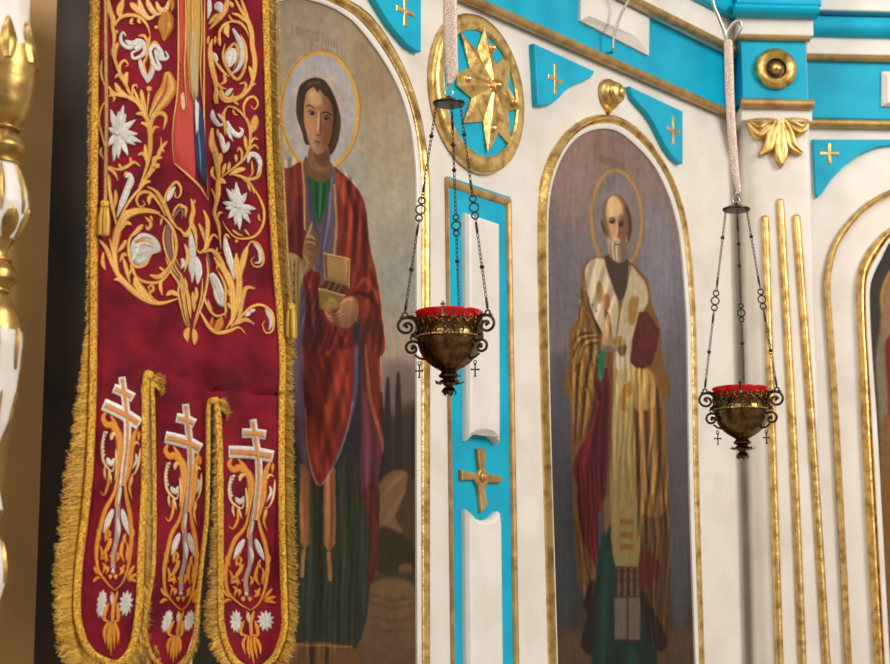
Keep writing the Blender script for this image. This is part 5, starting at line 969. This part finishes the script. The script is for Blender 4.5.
    for x in (122, 150): b.g([(x-8, 386), (x, 384), (x+8, 386)], 20, tip=(.6, .6), **OR)
    for p, w_ in (([(126, 126), (106, 160), (80, 212)], 20), ([(174, 126), (190, 170), (212, 218)], 20), ([(150, 158), (158, 190), (160, 232)], 13), ([(140, 440), (148, 490)], 14), ([(165, 40), (158, 80), (150, 120)], 10)): b.v(p, w_)
    for cx, cy, rx, ry in ((90, 480, 27, 50), (217, 478, 38, 46)):
        fl = MB(); blossoms.append(fl)
        for k in range(11): t_ = 2*math.pi*k/11+.2; stitch(fl, b([(cx, cy), (cx+rx*.55*math.cos(t_), cy+ry*.55*math.sin(t_)), (cx+rx*math.cos(t_), cy+ry*math.sin(t_))]), 17/4.306, SIL_E, SIL_M, tip=(.4, .15))
for fl in blossoms: fl.build('silver_flower', M['thread'], ban, smooth=True)
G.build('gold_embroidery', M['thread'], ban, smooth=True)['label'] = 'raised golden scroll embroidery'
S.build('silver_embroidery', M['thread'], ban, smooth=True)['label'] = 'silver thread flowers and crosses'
B.build('ribbon_embroidery', M['thread'], ban, smooth=True)
fig.build('figure_applique', M['thread'], ban, smooth=True)['label'] = 'red and blue robed figure worked in silk'

# gold braid round every edge
def braid(pts, wd, name='braid', m='gold_trim', off=.0):
    pts = catmull(pts, 8); d = [0]
    for a, b in zip(pts, pts[1:]): d.append(d[-1]+math.hypot(b[0]-a[0], b[1]-a[1]))
    n = int(d[-1]/1.1); rr = [(float(np.interp(d[-1]*i/n, d, [p[0] for p in pts])), float(np.interp(d[-1]*i/n, d, [p[1] for p in pts]))) for i in range(n+1)]
    mb = MB()
    for ph in (0, math.pi/2, math.pi, 3*math.pi/2):
        path = []
        for i, (x, y) in enumerate(rr):
            a = rr[max(i-1, 0)]; b = rr[min(i+1, n)]; dx, dy = b[0]-a[0], b[1]-a[1]; l = math.hypot(dx, dy) or 1
            s_ = i*1.1/2.6*1.0+ph; path.append(sf(x-dy/l*wd*.30*math.sin(s_), y+dx/l*wd*.30*math.sin(s_), .0022+.0016*math.cos(s_)+off))
        mb.tube(path, wd*.26*2.98/F*.95, 5)
    return mb.build(name, M[m], ban, smooth=True)
M['gold_trim'] = mat('gold_braid', lin((250, 200, 80)), .34, .35, noise=(300, lin((182, 120, 26)), .44, .62), bump=(420, .9))
def shift(tab, s, y0=None, y1=None): return [(x+s, y) for y, x in tab if (y0 is None or y >= y0) and (y1 is None or y <= y1)]
botA = [(116, 664)]; 
braid([(x-3.5, y) for y, x in XL[:11]] + [(83, 639), (91, 652), (101, 659), (116, 664)] + [(127, 656), (133, 644), (136.5, 628)] + [(x+2.6, y) for y, x in XA[6::-1] if y > 380] + [(150, 374)], 7.4)
braid([(151, 374)] + [(x-2.2, y) for y, x in XB[1:6]] + [(145, 632), (149, 649), (155, 661), (170, 673)] + [(183, 664), (190, 653), (195.5, 632)] + [(x+1.5, y) for y, x in XC[5::-1] if y > 402] + [(212, 400)], 4.4)
braid([(215, 400)] + [(x-2.6, y) for y, x in XD[1:4]] + [(222, 628), (227, 646), (235, 661), (254, 671)] + [(271, 661), (279, 647), (284.5, 627)] + [(x+3.2, y) for y, x in XR[8::-1]], 6.8)
# fringe: loose threads too many to count
FA, FB_ = np.array(lin((255, 214, 104))), np.array(lin((168, 108, 18)))
fr_ = MB(); fR = random.Random(5)
def fringe(edge, length, ang, n, sp=.16, back=-.004, curl=.002, bright=1.0):
    """edge photo px; length/ang functions of 0..1; one thin three-sided thread each"""
    e = catmull(edge, 8); d = [0]
    for a, b in zip(e, e[1:]): d.append(d[-1]+math.hypot(b[0]-a[0], b[1]-a[1]))
    clump = [fR.uniform(-1, 1) for _ in range(200)]
    for i in range(n):
        s_ = (i+fR.random())/n; x = float(np.interp(s_*d[-1], d, [p[0] for p in e])); y = float(np.interp(s_*d[-1], d, [p[1] for p in e]))
        c_ = clump[int(s_*d[-1]/4) % 200]
        Ln = length(s_)*fR.uniform(.72, 1.08)*(1+.10*c_); a = ang(s_)+fR.gauss(0, sp*.6)+sp*c_; hz = fR.uniform(-.003, .004)
        c = FB_+(FA-FB_)*fR.random()**.8; c = c*bright*fR.uniform(.8, 1.15); q = []
        for k in range(5):
            t_ = k/4; bend = curl*0+fR.uniform(-.06, .06); a2 = a+bend*k+.12*t_
            xx = x+math.cos(a2)*Ln*t_; yy = y+math.sin(a2)*Ln*t_; q.append(sf(xx, yy, back+hz*t_+.003*math.sin(t_*2.6)))
        fr_.tube(q, [.0006, .00062, .0006, .00055, .0003], 3, cap=False, col=tuple(c))
pi = math.pi
eL = [(x-6, y) for y, x in XL[:11]]
fringe([(94, -18), (92.5, 100), (91.5, 220), (91, 300), (90.5, 345)], lambda s: 4.5+2*s, lambda s: pi*.80, 500, .2)
fringe([(90.5, 335), (90, 400), (87, 470), (82, 520), (77, 560), (74.5, 600), (75.5, 622), (79, 640)], lambda s: float(np.interp(s, [0, .2, .45, .75, 1], [6, 14, 23, 22, 20])), lambda s: pi-.22-.12*s, 1500, .10, bright=1.15)
fringe([(79, 640), (87, 653), (98, 662), (116, 670)], lambda s: 24, lambda s: pi-.45-1.1*s, 420, .10, bright=1.1)
fringe([(141, 385), (145, 470), (144, 560), (142, 610), (138, 640), (126, 662)], lambda s: float(np.interp(s, [0, .1, .5, 1], [9, 11, 11, 16])), lambda s: .95-.1*s, 900, .18, .000, bright=.92)
fringe([(138, 640), (146, 655), (156, 676)], lambda s: 12, lambda s: 1.4, 260, .25, -.006)
fringe([(150, 376), (153, 380), (154, 386)], lambda s: 13, lambda s: -.35+.8*s, 60, .25, .004)
fringe([(156, 640), (170, 676)], lambda s: 12, lambda s: 1.9, 100, .2)
fringe([(220, 410), (222, 470), (221, 560), (221, 610), (223, 630)], lambda s: float(np.interp(s, [0, .5, .75, 1], [9, 11, 13, 18])), lambda s: pi-.75+.45*s, 1000, .15, -.003, bright=.85)
fringe([(222, 600), (224, 630), (232, 652), (252, 672)], lambda s: 17, lambda s: pi-.25-.9*s, 420, .12, bright=1.15)
fringe([(213, 401), (218, 404), (221, 410)], lambda s: 12, lambda s: -.2+.7*s, 60, .25, .003)
fringe([(267, -18), (269.5, 100), (272, 170), (276.5, 250), (284, 350)], lambda s: 11.5+3*s, lambda s: .5, 1700, .14, bright=.82)
fringe([(284, 345), (283.5, 410), (283.5, 510), (286, 600), (285, 630), (278, 655), (262, 672)], lambda s: float(np.interp(s, [0, .3, .6, .85, 1], [10, 12, 14, 13, 14])), lambda s: .22+.2*s, 1300, .12, bright=.9)
fringe([(196, 600), (194, 640), (184, 664)], lambda s: 8, lambda s: 1.0, 160, .2, bright=.8)
fo = fr_.build('fringe', M['fringe'], ban, smooth=True); fo['kind'] = 'stuff'
# hanging cords with tassels
def cord(pts, wd, off):
    mb = MB(); n = 260; c = catmull(pts, 20); N = len(c)
    for ph in (0, pi):
        path = []
        for i in range(n+1):
            f = i/n*(N-1); k = min(int(f), N-2); x = c[k][0]+(c[k+1][0]-c[k][0])*(f-k); y = c[k][1]+(c[k+1][1]-c[k][1])*(f-k)
            s_ = i*1.15+ph; path.append(sf(x+wd*.25*math.sin(s_), y, off+.0018*math.cos(s_)))
        mb.tube(path, wd*.3*2.98/F, 5)
    return mb
def tassel(x, y, h, wd, off):
    mb = MB().add([], [], None); C0 = sf(x, y, off); k = 2.98/F
    head = MB().lathe([(0, 0), (wd*.25*k, -.5*k), (wd*.36*k, -3*k), (wd*.30*k, -6*k), (wd*.36*k, -7*k)], C0, 14)
    th = MB()
    for i in range(90):
        a = fR.uniform(0, 2*pi); r0 = wd*.3*k*fR.random()**.5; r1 = r0*1.5; c = FB_+(FA-FB_)*fR.random()
        th.tube([C0+Vector((math.cos(a)*r0, math.sin(a)*r0, -6*k)), C0+Vector((math.cos(a)*r1, math.sin(a)*r1, -(h*.55)*k)), C0+Vector((math.cos(a)*r1*.95, math.sin(a)*r1*.95, -h*fR.uniform(.9, 1.02)*k))], .0007, 3, cap=False, col=tuple(c))
    o = th.build('tassel', M['fringe'], ban, smooth=True); head.build('tassel_head', M['gold_trim'], o, smooth=True)
M['cord'] = mat('metallic_cord', lin((214, 184, 120)), .34, .5, noise=(500, lin((150, 110, 50)), .4, .65))
cord([(105.5, -18), (106, 60), (106.5, 120), (105.5, 200)], 3.6, .010).build('cord', M['cord'], ban, smooth=True); tassel(105, 200, 36, 13, .010)
cord([(279, -18), (280, 60), (282.5, 150), (287, 240), (291, 306)], 2.4, .009).build('cord', M['cord'], ban, smooth=True); tassel(291.5, 303, 36, 12, .010)
for (x, y) in ((149.5, 376), (213.5, 401)):
    MB().lathe([(0, .006), (.005, .005), (.0075, 0), (.005, -.005), (0, -.006)], sf(x, y, .003), 12).build('braid_knot', M['gold_trim'], ban, smooth=True)
# crossbar and staff that carry it (above and behind the cloth)
zt = sf(180, -18).z
cb = [sf(x, -19, -.002) for x in (88, 274)]; e = (cb[1]-cb[0]).normalized(); mb = MB().tube([cb[0]-e*.05, cb[1]+e*.05], .009, 16); mb.build('crossbar', M['gold'], ban, smooth='auto')
pc_ = sf(176, -19, -.05); MB().tube([Vector((pc_.x, pc_.y, .0)), Vector((pc_.x, pc_.y, zt+.12))], .012, 16).build('staff', M['dark'], ban, smooth='auto')
# ================================================================ the hanging oil lamps
def make_lamp(sc):
    """rim centre at the origin; built in metres for the nearer lamp, photo pixel = U"""
    U = 3.3/F*sc; t = thing('hanging_oil_lamp', '', 'oil lamp', (0, 0, 0)); V3 = lambda q: Vector((q[0], q[1], q[2]*(.9 if q[2] < 0 else 1)))
    Pv = lambda r, a, z: V3((r*math.cos(a)*U, r*math.sin(a)*U, z*U))
    BR_ = M['brass']; n = 64
    # bowl: openwork band above, smooth hemisphere below
    pr = [(31, -24), (32.3, -23), (32.8, -26), (33.2, -27), (33.2, -29), (32, -30), (31.4, -36), (29.4, -43), (26, -50), (21, -56), (15, -61), (10, -64), (7.5, -66), (8.5, -68), (10.5, -70), (10, -72), (6, -74), (5, -76)]
    MB().lathe([(r*U, z*U*.9) for r, z in pr] + [(0, -76*U*.9)], n=n).build('bowl', BR_, t, smooth='auto', world=False)
    MB().lathe([(r*U, z*U*.9) for r, z in ((32.2, -26), (32.4, -15), (33, -14), (32.0, -14), (31.6, -26))], n=n).build('brass_band', BR_, t, smooth='auto', world=False)
    # pierced border above the beads: scallops and scrollwork
    mb = MB()
    for k in range(22):
        a = 2*math.pi*k/22; w_ = math.pi/22
        mb.tube([Pv(33, a+w_*math.cos(q), -18+7.5*math.sin(q)) for q in [math.pi*j/8 for j in range(9)]], .95*U, 5)
        mb.tube([Pv(33, a+.35*w_*math.cos(q), -9+2.6*math.sin(q)) for q in [2*math.pi*j/8 for j in range(8)]], .6*U, 5, closed=True)
        mb.tube([Pv(33, a-w_, -12), Pv(33.2, a-w_*.4, -8), Pv(33, a, -4.5), Pv(33.2, a+w_*.4, -8), Pv(33, a+w_, -12)], .6*U, 5)
        mb.tube([Pv(33, a, -26), Pv(33.6, a+w_*.3, -22), Pv(33, a, -18)], .7*U, 5)
    mb.build('openwork_border', BR_, t, smooth=True, world=False)
    mb = MB()
    for k in range(60):
        c = Pv(33.4, 2*math.pi*k/60, -28); mb.lathe([(.02*U, 1.15*U), (.9*U, .7*U), (1.15*U, 0), (.9*U, -.7*U), (.02*U, -1.15*U)], c, 6)
    mb.build('beaded_ring', M['gold_worn'], t, smooth=True, world=False)
    # red glass: thin wall, flared lip
    MB().lathe([(r*U, z*U) for r, z in ((0, -40), (14, -38), (24, -30), (29, -18), (31, -8), (33.5, -1), (34.2, 0.6), (33.4, 1.2), (32.2, 0), (29.8, -8), (27.6, -18), (22.6, -29), (13, -36.4), (0, -38.4))], n=n).build('glass_cup', M['glass'], t, smooth=True, world=False)['label'] = 'ruby red glass cup'
    # finial under the bowl
    fo_ = MB().lathe([(r*U, z*U*.9) for r, z in ((5, -75), (4, -77), (6, -79), (5, -81), (3, -83), (3, -86), (2.4, -91), (0, -92))], n=20).build('finial', BR_, t, smooth='auto', world=False)
    mb = MB()
    for k in range(7):
        a = 2*math.pi*k/7
        rows = [[Pv(r, a+q/max(r, 4), z*.98+h) for q, h in ((-w_, 0), (0, .8), (w_, 0))] for r, z, w_ in ((2, -76.5, 1.6), (8, -77.5, 4.2), (12, -80.5, 3.6), (15, -78.5, .5))]
        mb.grid(rows); mb.grid([[p-Vector((0, 0, .8*U)) for p in r_] for r_ in rows])
        rows = [[Pv(r, a+.4+q/max(r, 3), z+h) for q, h in ((-w_, 0), (0, .6), (w_, 0))] for r, z, w_ in ((2, -82, 1.4), (6, -85, 3.2), (8, -89, 2.6), (6, -92.5, .5))]
        mb.grid(rows)
    mb.build('rosette', BR_, fo_, smooth='auto', world=False)
    # three scroll handles, the chains that hold them
    top = V3((0, 0, 218*U)); A = [math.radians(q) for q in (191, 76, -31)]
    for a in A:
        hd = MB(); e = Vector((math.cos(a), math.sin(a), 0)); loc = lambda r, z: e*(r*U)+V3((0, 0, z*U)); nrm = V3((-math.sin(a), math.cos(a), 0))
        def sp(cx, cz, r0, r1, a0, a1, n_=26): return [loc(cx+(r0+(r1-r0)*j/n_)*math.cos(a0+(a1-a0)*j/n_), cz+(r0+(r1-r0)*j/n_)*math.sin(a0+(a1-a0)*j/n_)) for j in range(n_+1)]
        hd.tube(sp(43, -17, 10.5, 2.2, 1.9, 1.9-2*math.pi*1.3, 40), 1.5*U, 7); hd.tube(sp(43, -17, 10.5, 10.5, 1.9, 1.9+2.4), 1.25*U, 7)
        hd.tube(sp(37, -41, 8.5, 2, 2.4, 2.4-2*math.pi*1.2, 36), 1.45*U, 7); hd.tube([loc(34, -27), loc(39, -29), loc(38, -33), loc(32, -34)], 1.2*U, 7)
        hd.tube([loc(33, -8), loc(38, -5), loc(43, -5.5)], 1.1*U, 6); hd.tube([loc(35, -48), loc(30, -52), loc(24, -53)], 1.2*U, 7); hd.tube(sp(44.5, -4, 2.6, 2.6, 0, 2*math.pi, 14), 1.0*U, 6)
        for q in (loc(43, -17), loc(37, -41), loc(48, -7)): hd.lathe([(.02*U, 2*U), (1.6*U, 1*U), (2*U, 0), (1.6*U, -1*U), (.02*U, -2*U)], q, 8)
        ho = hd.build('scroll_handle', M['brass_dark'], t, smooth=True, world=False)
        # little cross on a ring below the lower scroll
        cr_ = MB(); c0 = loc(30, -56); cr_.tube([c0+e*(1.6*U*math.cos(q))+Vector((0, 0, 1.6*U*math.sin(q)-1.4*U)) for q in [2*math.pi*j/12 for j in range(12)]], .5*U, 5, closed=True)
        X = V3((1, 0, 0)); z0 = c0-Vector((0, 0, 3*U))
        for p, q in (((0, 0), (0, -13)), ((-3.6, -6), (3.6, -6)), ((-1.2, -.8), (1.2, -.8)), ((-1.2, -12.6), (1.2, -12.6)), ((-3.6, -5), (-3.6, -7)), ((3.6, -5), (3.6, -7))): cr_.tube([z0+X*(p[0]*U)+Vector((0, 0, p[1]*U)), z0+X*(q[0]*U)+Vector((0, 0, q[1]*U))], .75*U, 6)
        cr_.build('pendant_cross', M['brass_dark'], ho, smooth='auto', world=False)
        # chain
        p1 = loc(44.5, 0); p0 = top+e*(13.2*U)+Vector((0, 0, -3*U)); d = p1-p0; Lc = d.length; d.normalize(); s1 = d.orthogonal().normalized(); s2 = d.cross(s1)
        ch = MB(); pos = lambda f: p0+d*(Lc*f); solid = ((.38, .43), (.455, .565), (.585, .64), (.945, 1.0)) if abs(a-A[1]) > .1 else ((.03, .10), (.50, .60), (.945, 1.0)); beads = (.155, .80) if abs(a-A[1]) > .1 else (.17, .29, .72)
        nl = int(Lc/(4.3*U))
        for k in range(nl):
            f = (k+.5)/nl
            if any(a_ < f < b_ for a_, b_ in solid): continue
            c = pos(f); s_ = s1 if k % 2 else s2
            ch.tube([c+d*(2.7*U*math.cos(q))+s_*(1.35*U*math.sin(q)) for q in [2*math.pi*j/10 for j in range(10)]], .42*U, 5, closed=True)
        for a_, b_ in solid:
            if (a_, b_) in ((.455, .565), (.50, .60)): continue
            ch.tube([pos(a_), pos((a_+b_)/2), pos(b_)], [1.1*U, 1.5*U, 1.1*U], 8)
        co = ch.build('chain', M['chain'], t, smooth=True, world=False)
        for f in beads:
            MB().lathe([(.02*U, 2.3*U), (1.5*U, 1.8*U), (2.5*U, .4*U), (2.5*U, -.4*U), (1.5*U, -1.8*U), (.02*U, -2.3*U)], pos(f), 12).build('bead', M['chain'], co, smooth=True, world=False)
        rg = ((.47, 3.3), (.513, 4.6), (.553, 3.4)) if abs(a-A[1]) > .1 else ((.513, 2.8), (.552, 4.4), (.588, 2.8))
        for f, r in rg:
            c = pos(f); MB().tube([c+V3((1, 0, 0))*(r*U*math.cos(q))+V3((0, 0, 1))*(r*U*math.sin(q)) for q in [2*math.pi*j/20 for j in range(20)]], .85*U, 6, closed=True).build('chain_ring', M['chain'], co, smooth=True, world=False)
    # small front ornament above the rim
    fr = MB(); e = V3((math.cos(-1.75), math.sin(-1.75), 0)); q = lambda x, z: e*(34.6*U)+V3((x*U, 0, z*U))
    for p_, q_ in ((q(0, -16), q(0, 6)), (q(-2.4, 3), q(2.4, 3)), (q(-3, -9), q(3, -9))): fr.tube([p_, q_], 1.0*U, 6)
    fr.lathe([(.02*U, 2*U), (2.4*U, 1*U), (2.8*U, -1*U), (.02*U, -3*U)], q(0, -9), 10)
    fr.build('front_ornament', BR_, t, smooth='auto', world=False)
    # canopy disc with its ring
    MB().lathe([(0, 214*U), (4, 214*U), (15.6*U, 215.4*U), (16.6*U, 216.6*U), (16.4*U, 218*U), (9*U, 221*U), (3*U, 223*U), (1.6*U, 225*U), (0, 225.4*U)][2:], n=40).build('canopy', M['brass_dark'], t, smooth='auto', world=False)
    MB().lathe([(.01*U, 215.2*U), (15.7*U, 215.3*U)], n=40).build('canopy_base', M['chain'], t, smooth='auto', world=False)
    MB().tube([V3((4.2*U*math.cos(q), 0, 228.5*U+4.2*U*math.sin(q))) for q in [2*math.pi*j/24 for j in range(24)]], .8*U, 8, closed=True).build('hanging_ring', M['steel'], t, smooth=True, world=False)
    return t
def copy_tree(o, parent=None):
    c = o.copy(); COL.objects.link(c); c.parent = parent
    for ch in list(o.children): copy_tree(ch, c)
    return c
lampA = make_lamp(1.0)
lampB = copy_tree(lampA)
lampA.location = at_depth(449, 313, 3.3); lampB.location = at_depth(741, 389, 3.3*66/56)
lampA['label'] = 'nearer brass oil lamp with red glass, hanging left of centre before the turquoise strip'
lampB['label'] = 'farther brass oil lamp with red glass, hanging at right before the white pilaster'
for l in (lampA, lampB): l['group'] = 'brass oil lamps on chains'
# glitter covered straps that carry the lamps
def strap(pts, wd, depth, label, arm=None):
    c = catmull([(x, y, w_) for x, y, w_ in pts], 10); rows = []; th = .004
    for x, y, w_ in c:
        P = at_depth(x, y, depth); h = w_/2*depth/F
        rows.append([P+Vector((h*math.cos(q)*1.0, th*math.sin(q), 0)) for q in [2*math.pi*k/16 for k in range(16)]])
    mb = MB().grid(rows, closed_u=True); n = len(rows); mb.f += [tuple(range(16))[::-1], tuple((n-1)*16+k for k in range(16))]
    t = thing('lamp_strap', label, 'strap', at_depth(c[-1][0], c[-1][1], depth), 'glittering straps above the lamps')
    mb.build('sleeve', M['glitter'], t, smooth='auto')
    return t
dB = 3.3*66/56
sA = strap([(449.5, -60, 14), (450.3, 0, 13.6), (451, 50, 13.2), (452, 72, 12), (449.5, 84, 6)], 13, 3.3, 'glittery beige strap holding the nearer lamp, hanging before the star medallion')
MB().tube([at_depth(448.6, 81, 3.3), at_depth(448.3, 86.5, 3.3)], .0022, 8).build('link', M['steel'], sA, smooth=True)
MB().tube([at_depth(443.6, -60, 3.302), at_depth(443.8, 0, 3.302), at_depth(444.0, 66, 3.302), at_depth(446.6, 82, 3.302)], .0013, 8).build('edge_piping', M['steel'], sA, smooth=True)
def wallpt(x, y, w=0): return L.hit(x, y, w)
tp = at_depth(449.5, -60, 3.3); bk = wallpt(520, -150, 0)
MB().tube([tp, tp+Vector((0, .03, .05)), bk+(tp-bk)*.4+Vector((0, 0, .12)), bk], .004, 8).build('bracket_arm', M['steel'], sA, smooth=True)
sB = strap([(727.5, 40, 6.5), (728.5, 48, 9), (730.5, 110, 9), (735, 170, 8.6), (738.4, 190, 6), (737.5, 194, 2.5)], 9, dB, 'glittery beige strap holding the farther lamp, hanging in the wall corner')
arm = [(708, -40), (712.5, 0), (719, 18), (724, 31), (726, 40)]
MB().tube([at_depth(x, y, dB) for x, y in catmull(arm, 8)], .0036, 10).build('bracket_arm', M['steel'], sB, smooth=True)
hk = [(725.5, 42), (727, 33), (730.5, 27), (734.5, 22.5), (739.5, 22), (741.5, 27.5), (738, 33)]
MB().tube([at_depth(x, y, dB) for x, y in catmull(hk, 8)], .0036, 10).build('hook', M['steel'], sB, smooth=True)
tp = at_depth(708, -40, dB); bk = wallpt(716, -110, 0)
MB().tube([tp, tp+(bk-tp)*.3+Vector((0, 0, .06)), bk], .0036, 8).build('arm_bracket', M['steel'], sB, smooth=True)
MB().tube([at_depth(736.6, 191, dB), at_depth(735.2, 196.5, dB)], .0018, 8).build('link', M['steel'], sB, smooth=True)
# bare hook rod before the white block
rod = [(640, -60), (634, -20), (628.5, 0), (621, 14), (616, 28), (613.2, 40), (612.8, 49)]
dR_ = (L.hit(613, 48)-CAM).dot(FW)-.085
mb = MB().tube([at_depth(x, y, dR_) for x, y in catmull(rod, 8)] + [L.hit(612.8, 52, .012)], .0034, 10)
tag(mb.build('curved_metal_rod', M['steel'], smooth=True), 'thin curved steel rod crossing the white block above the gilded knob', 'rod')
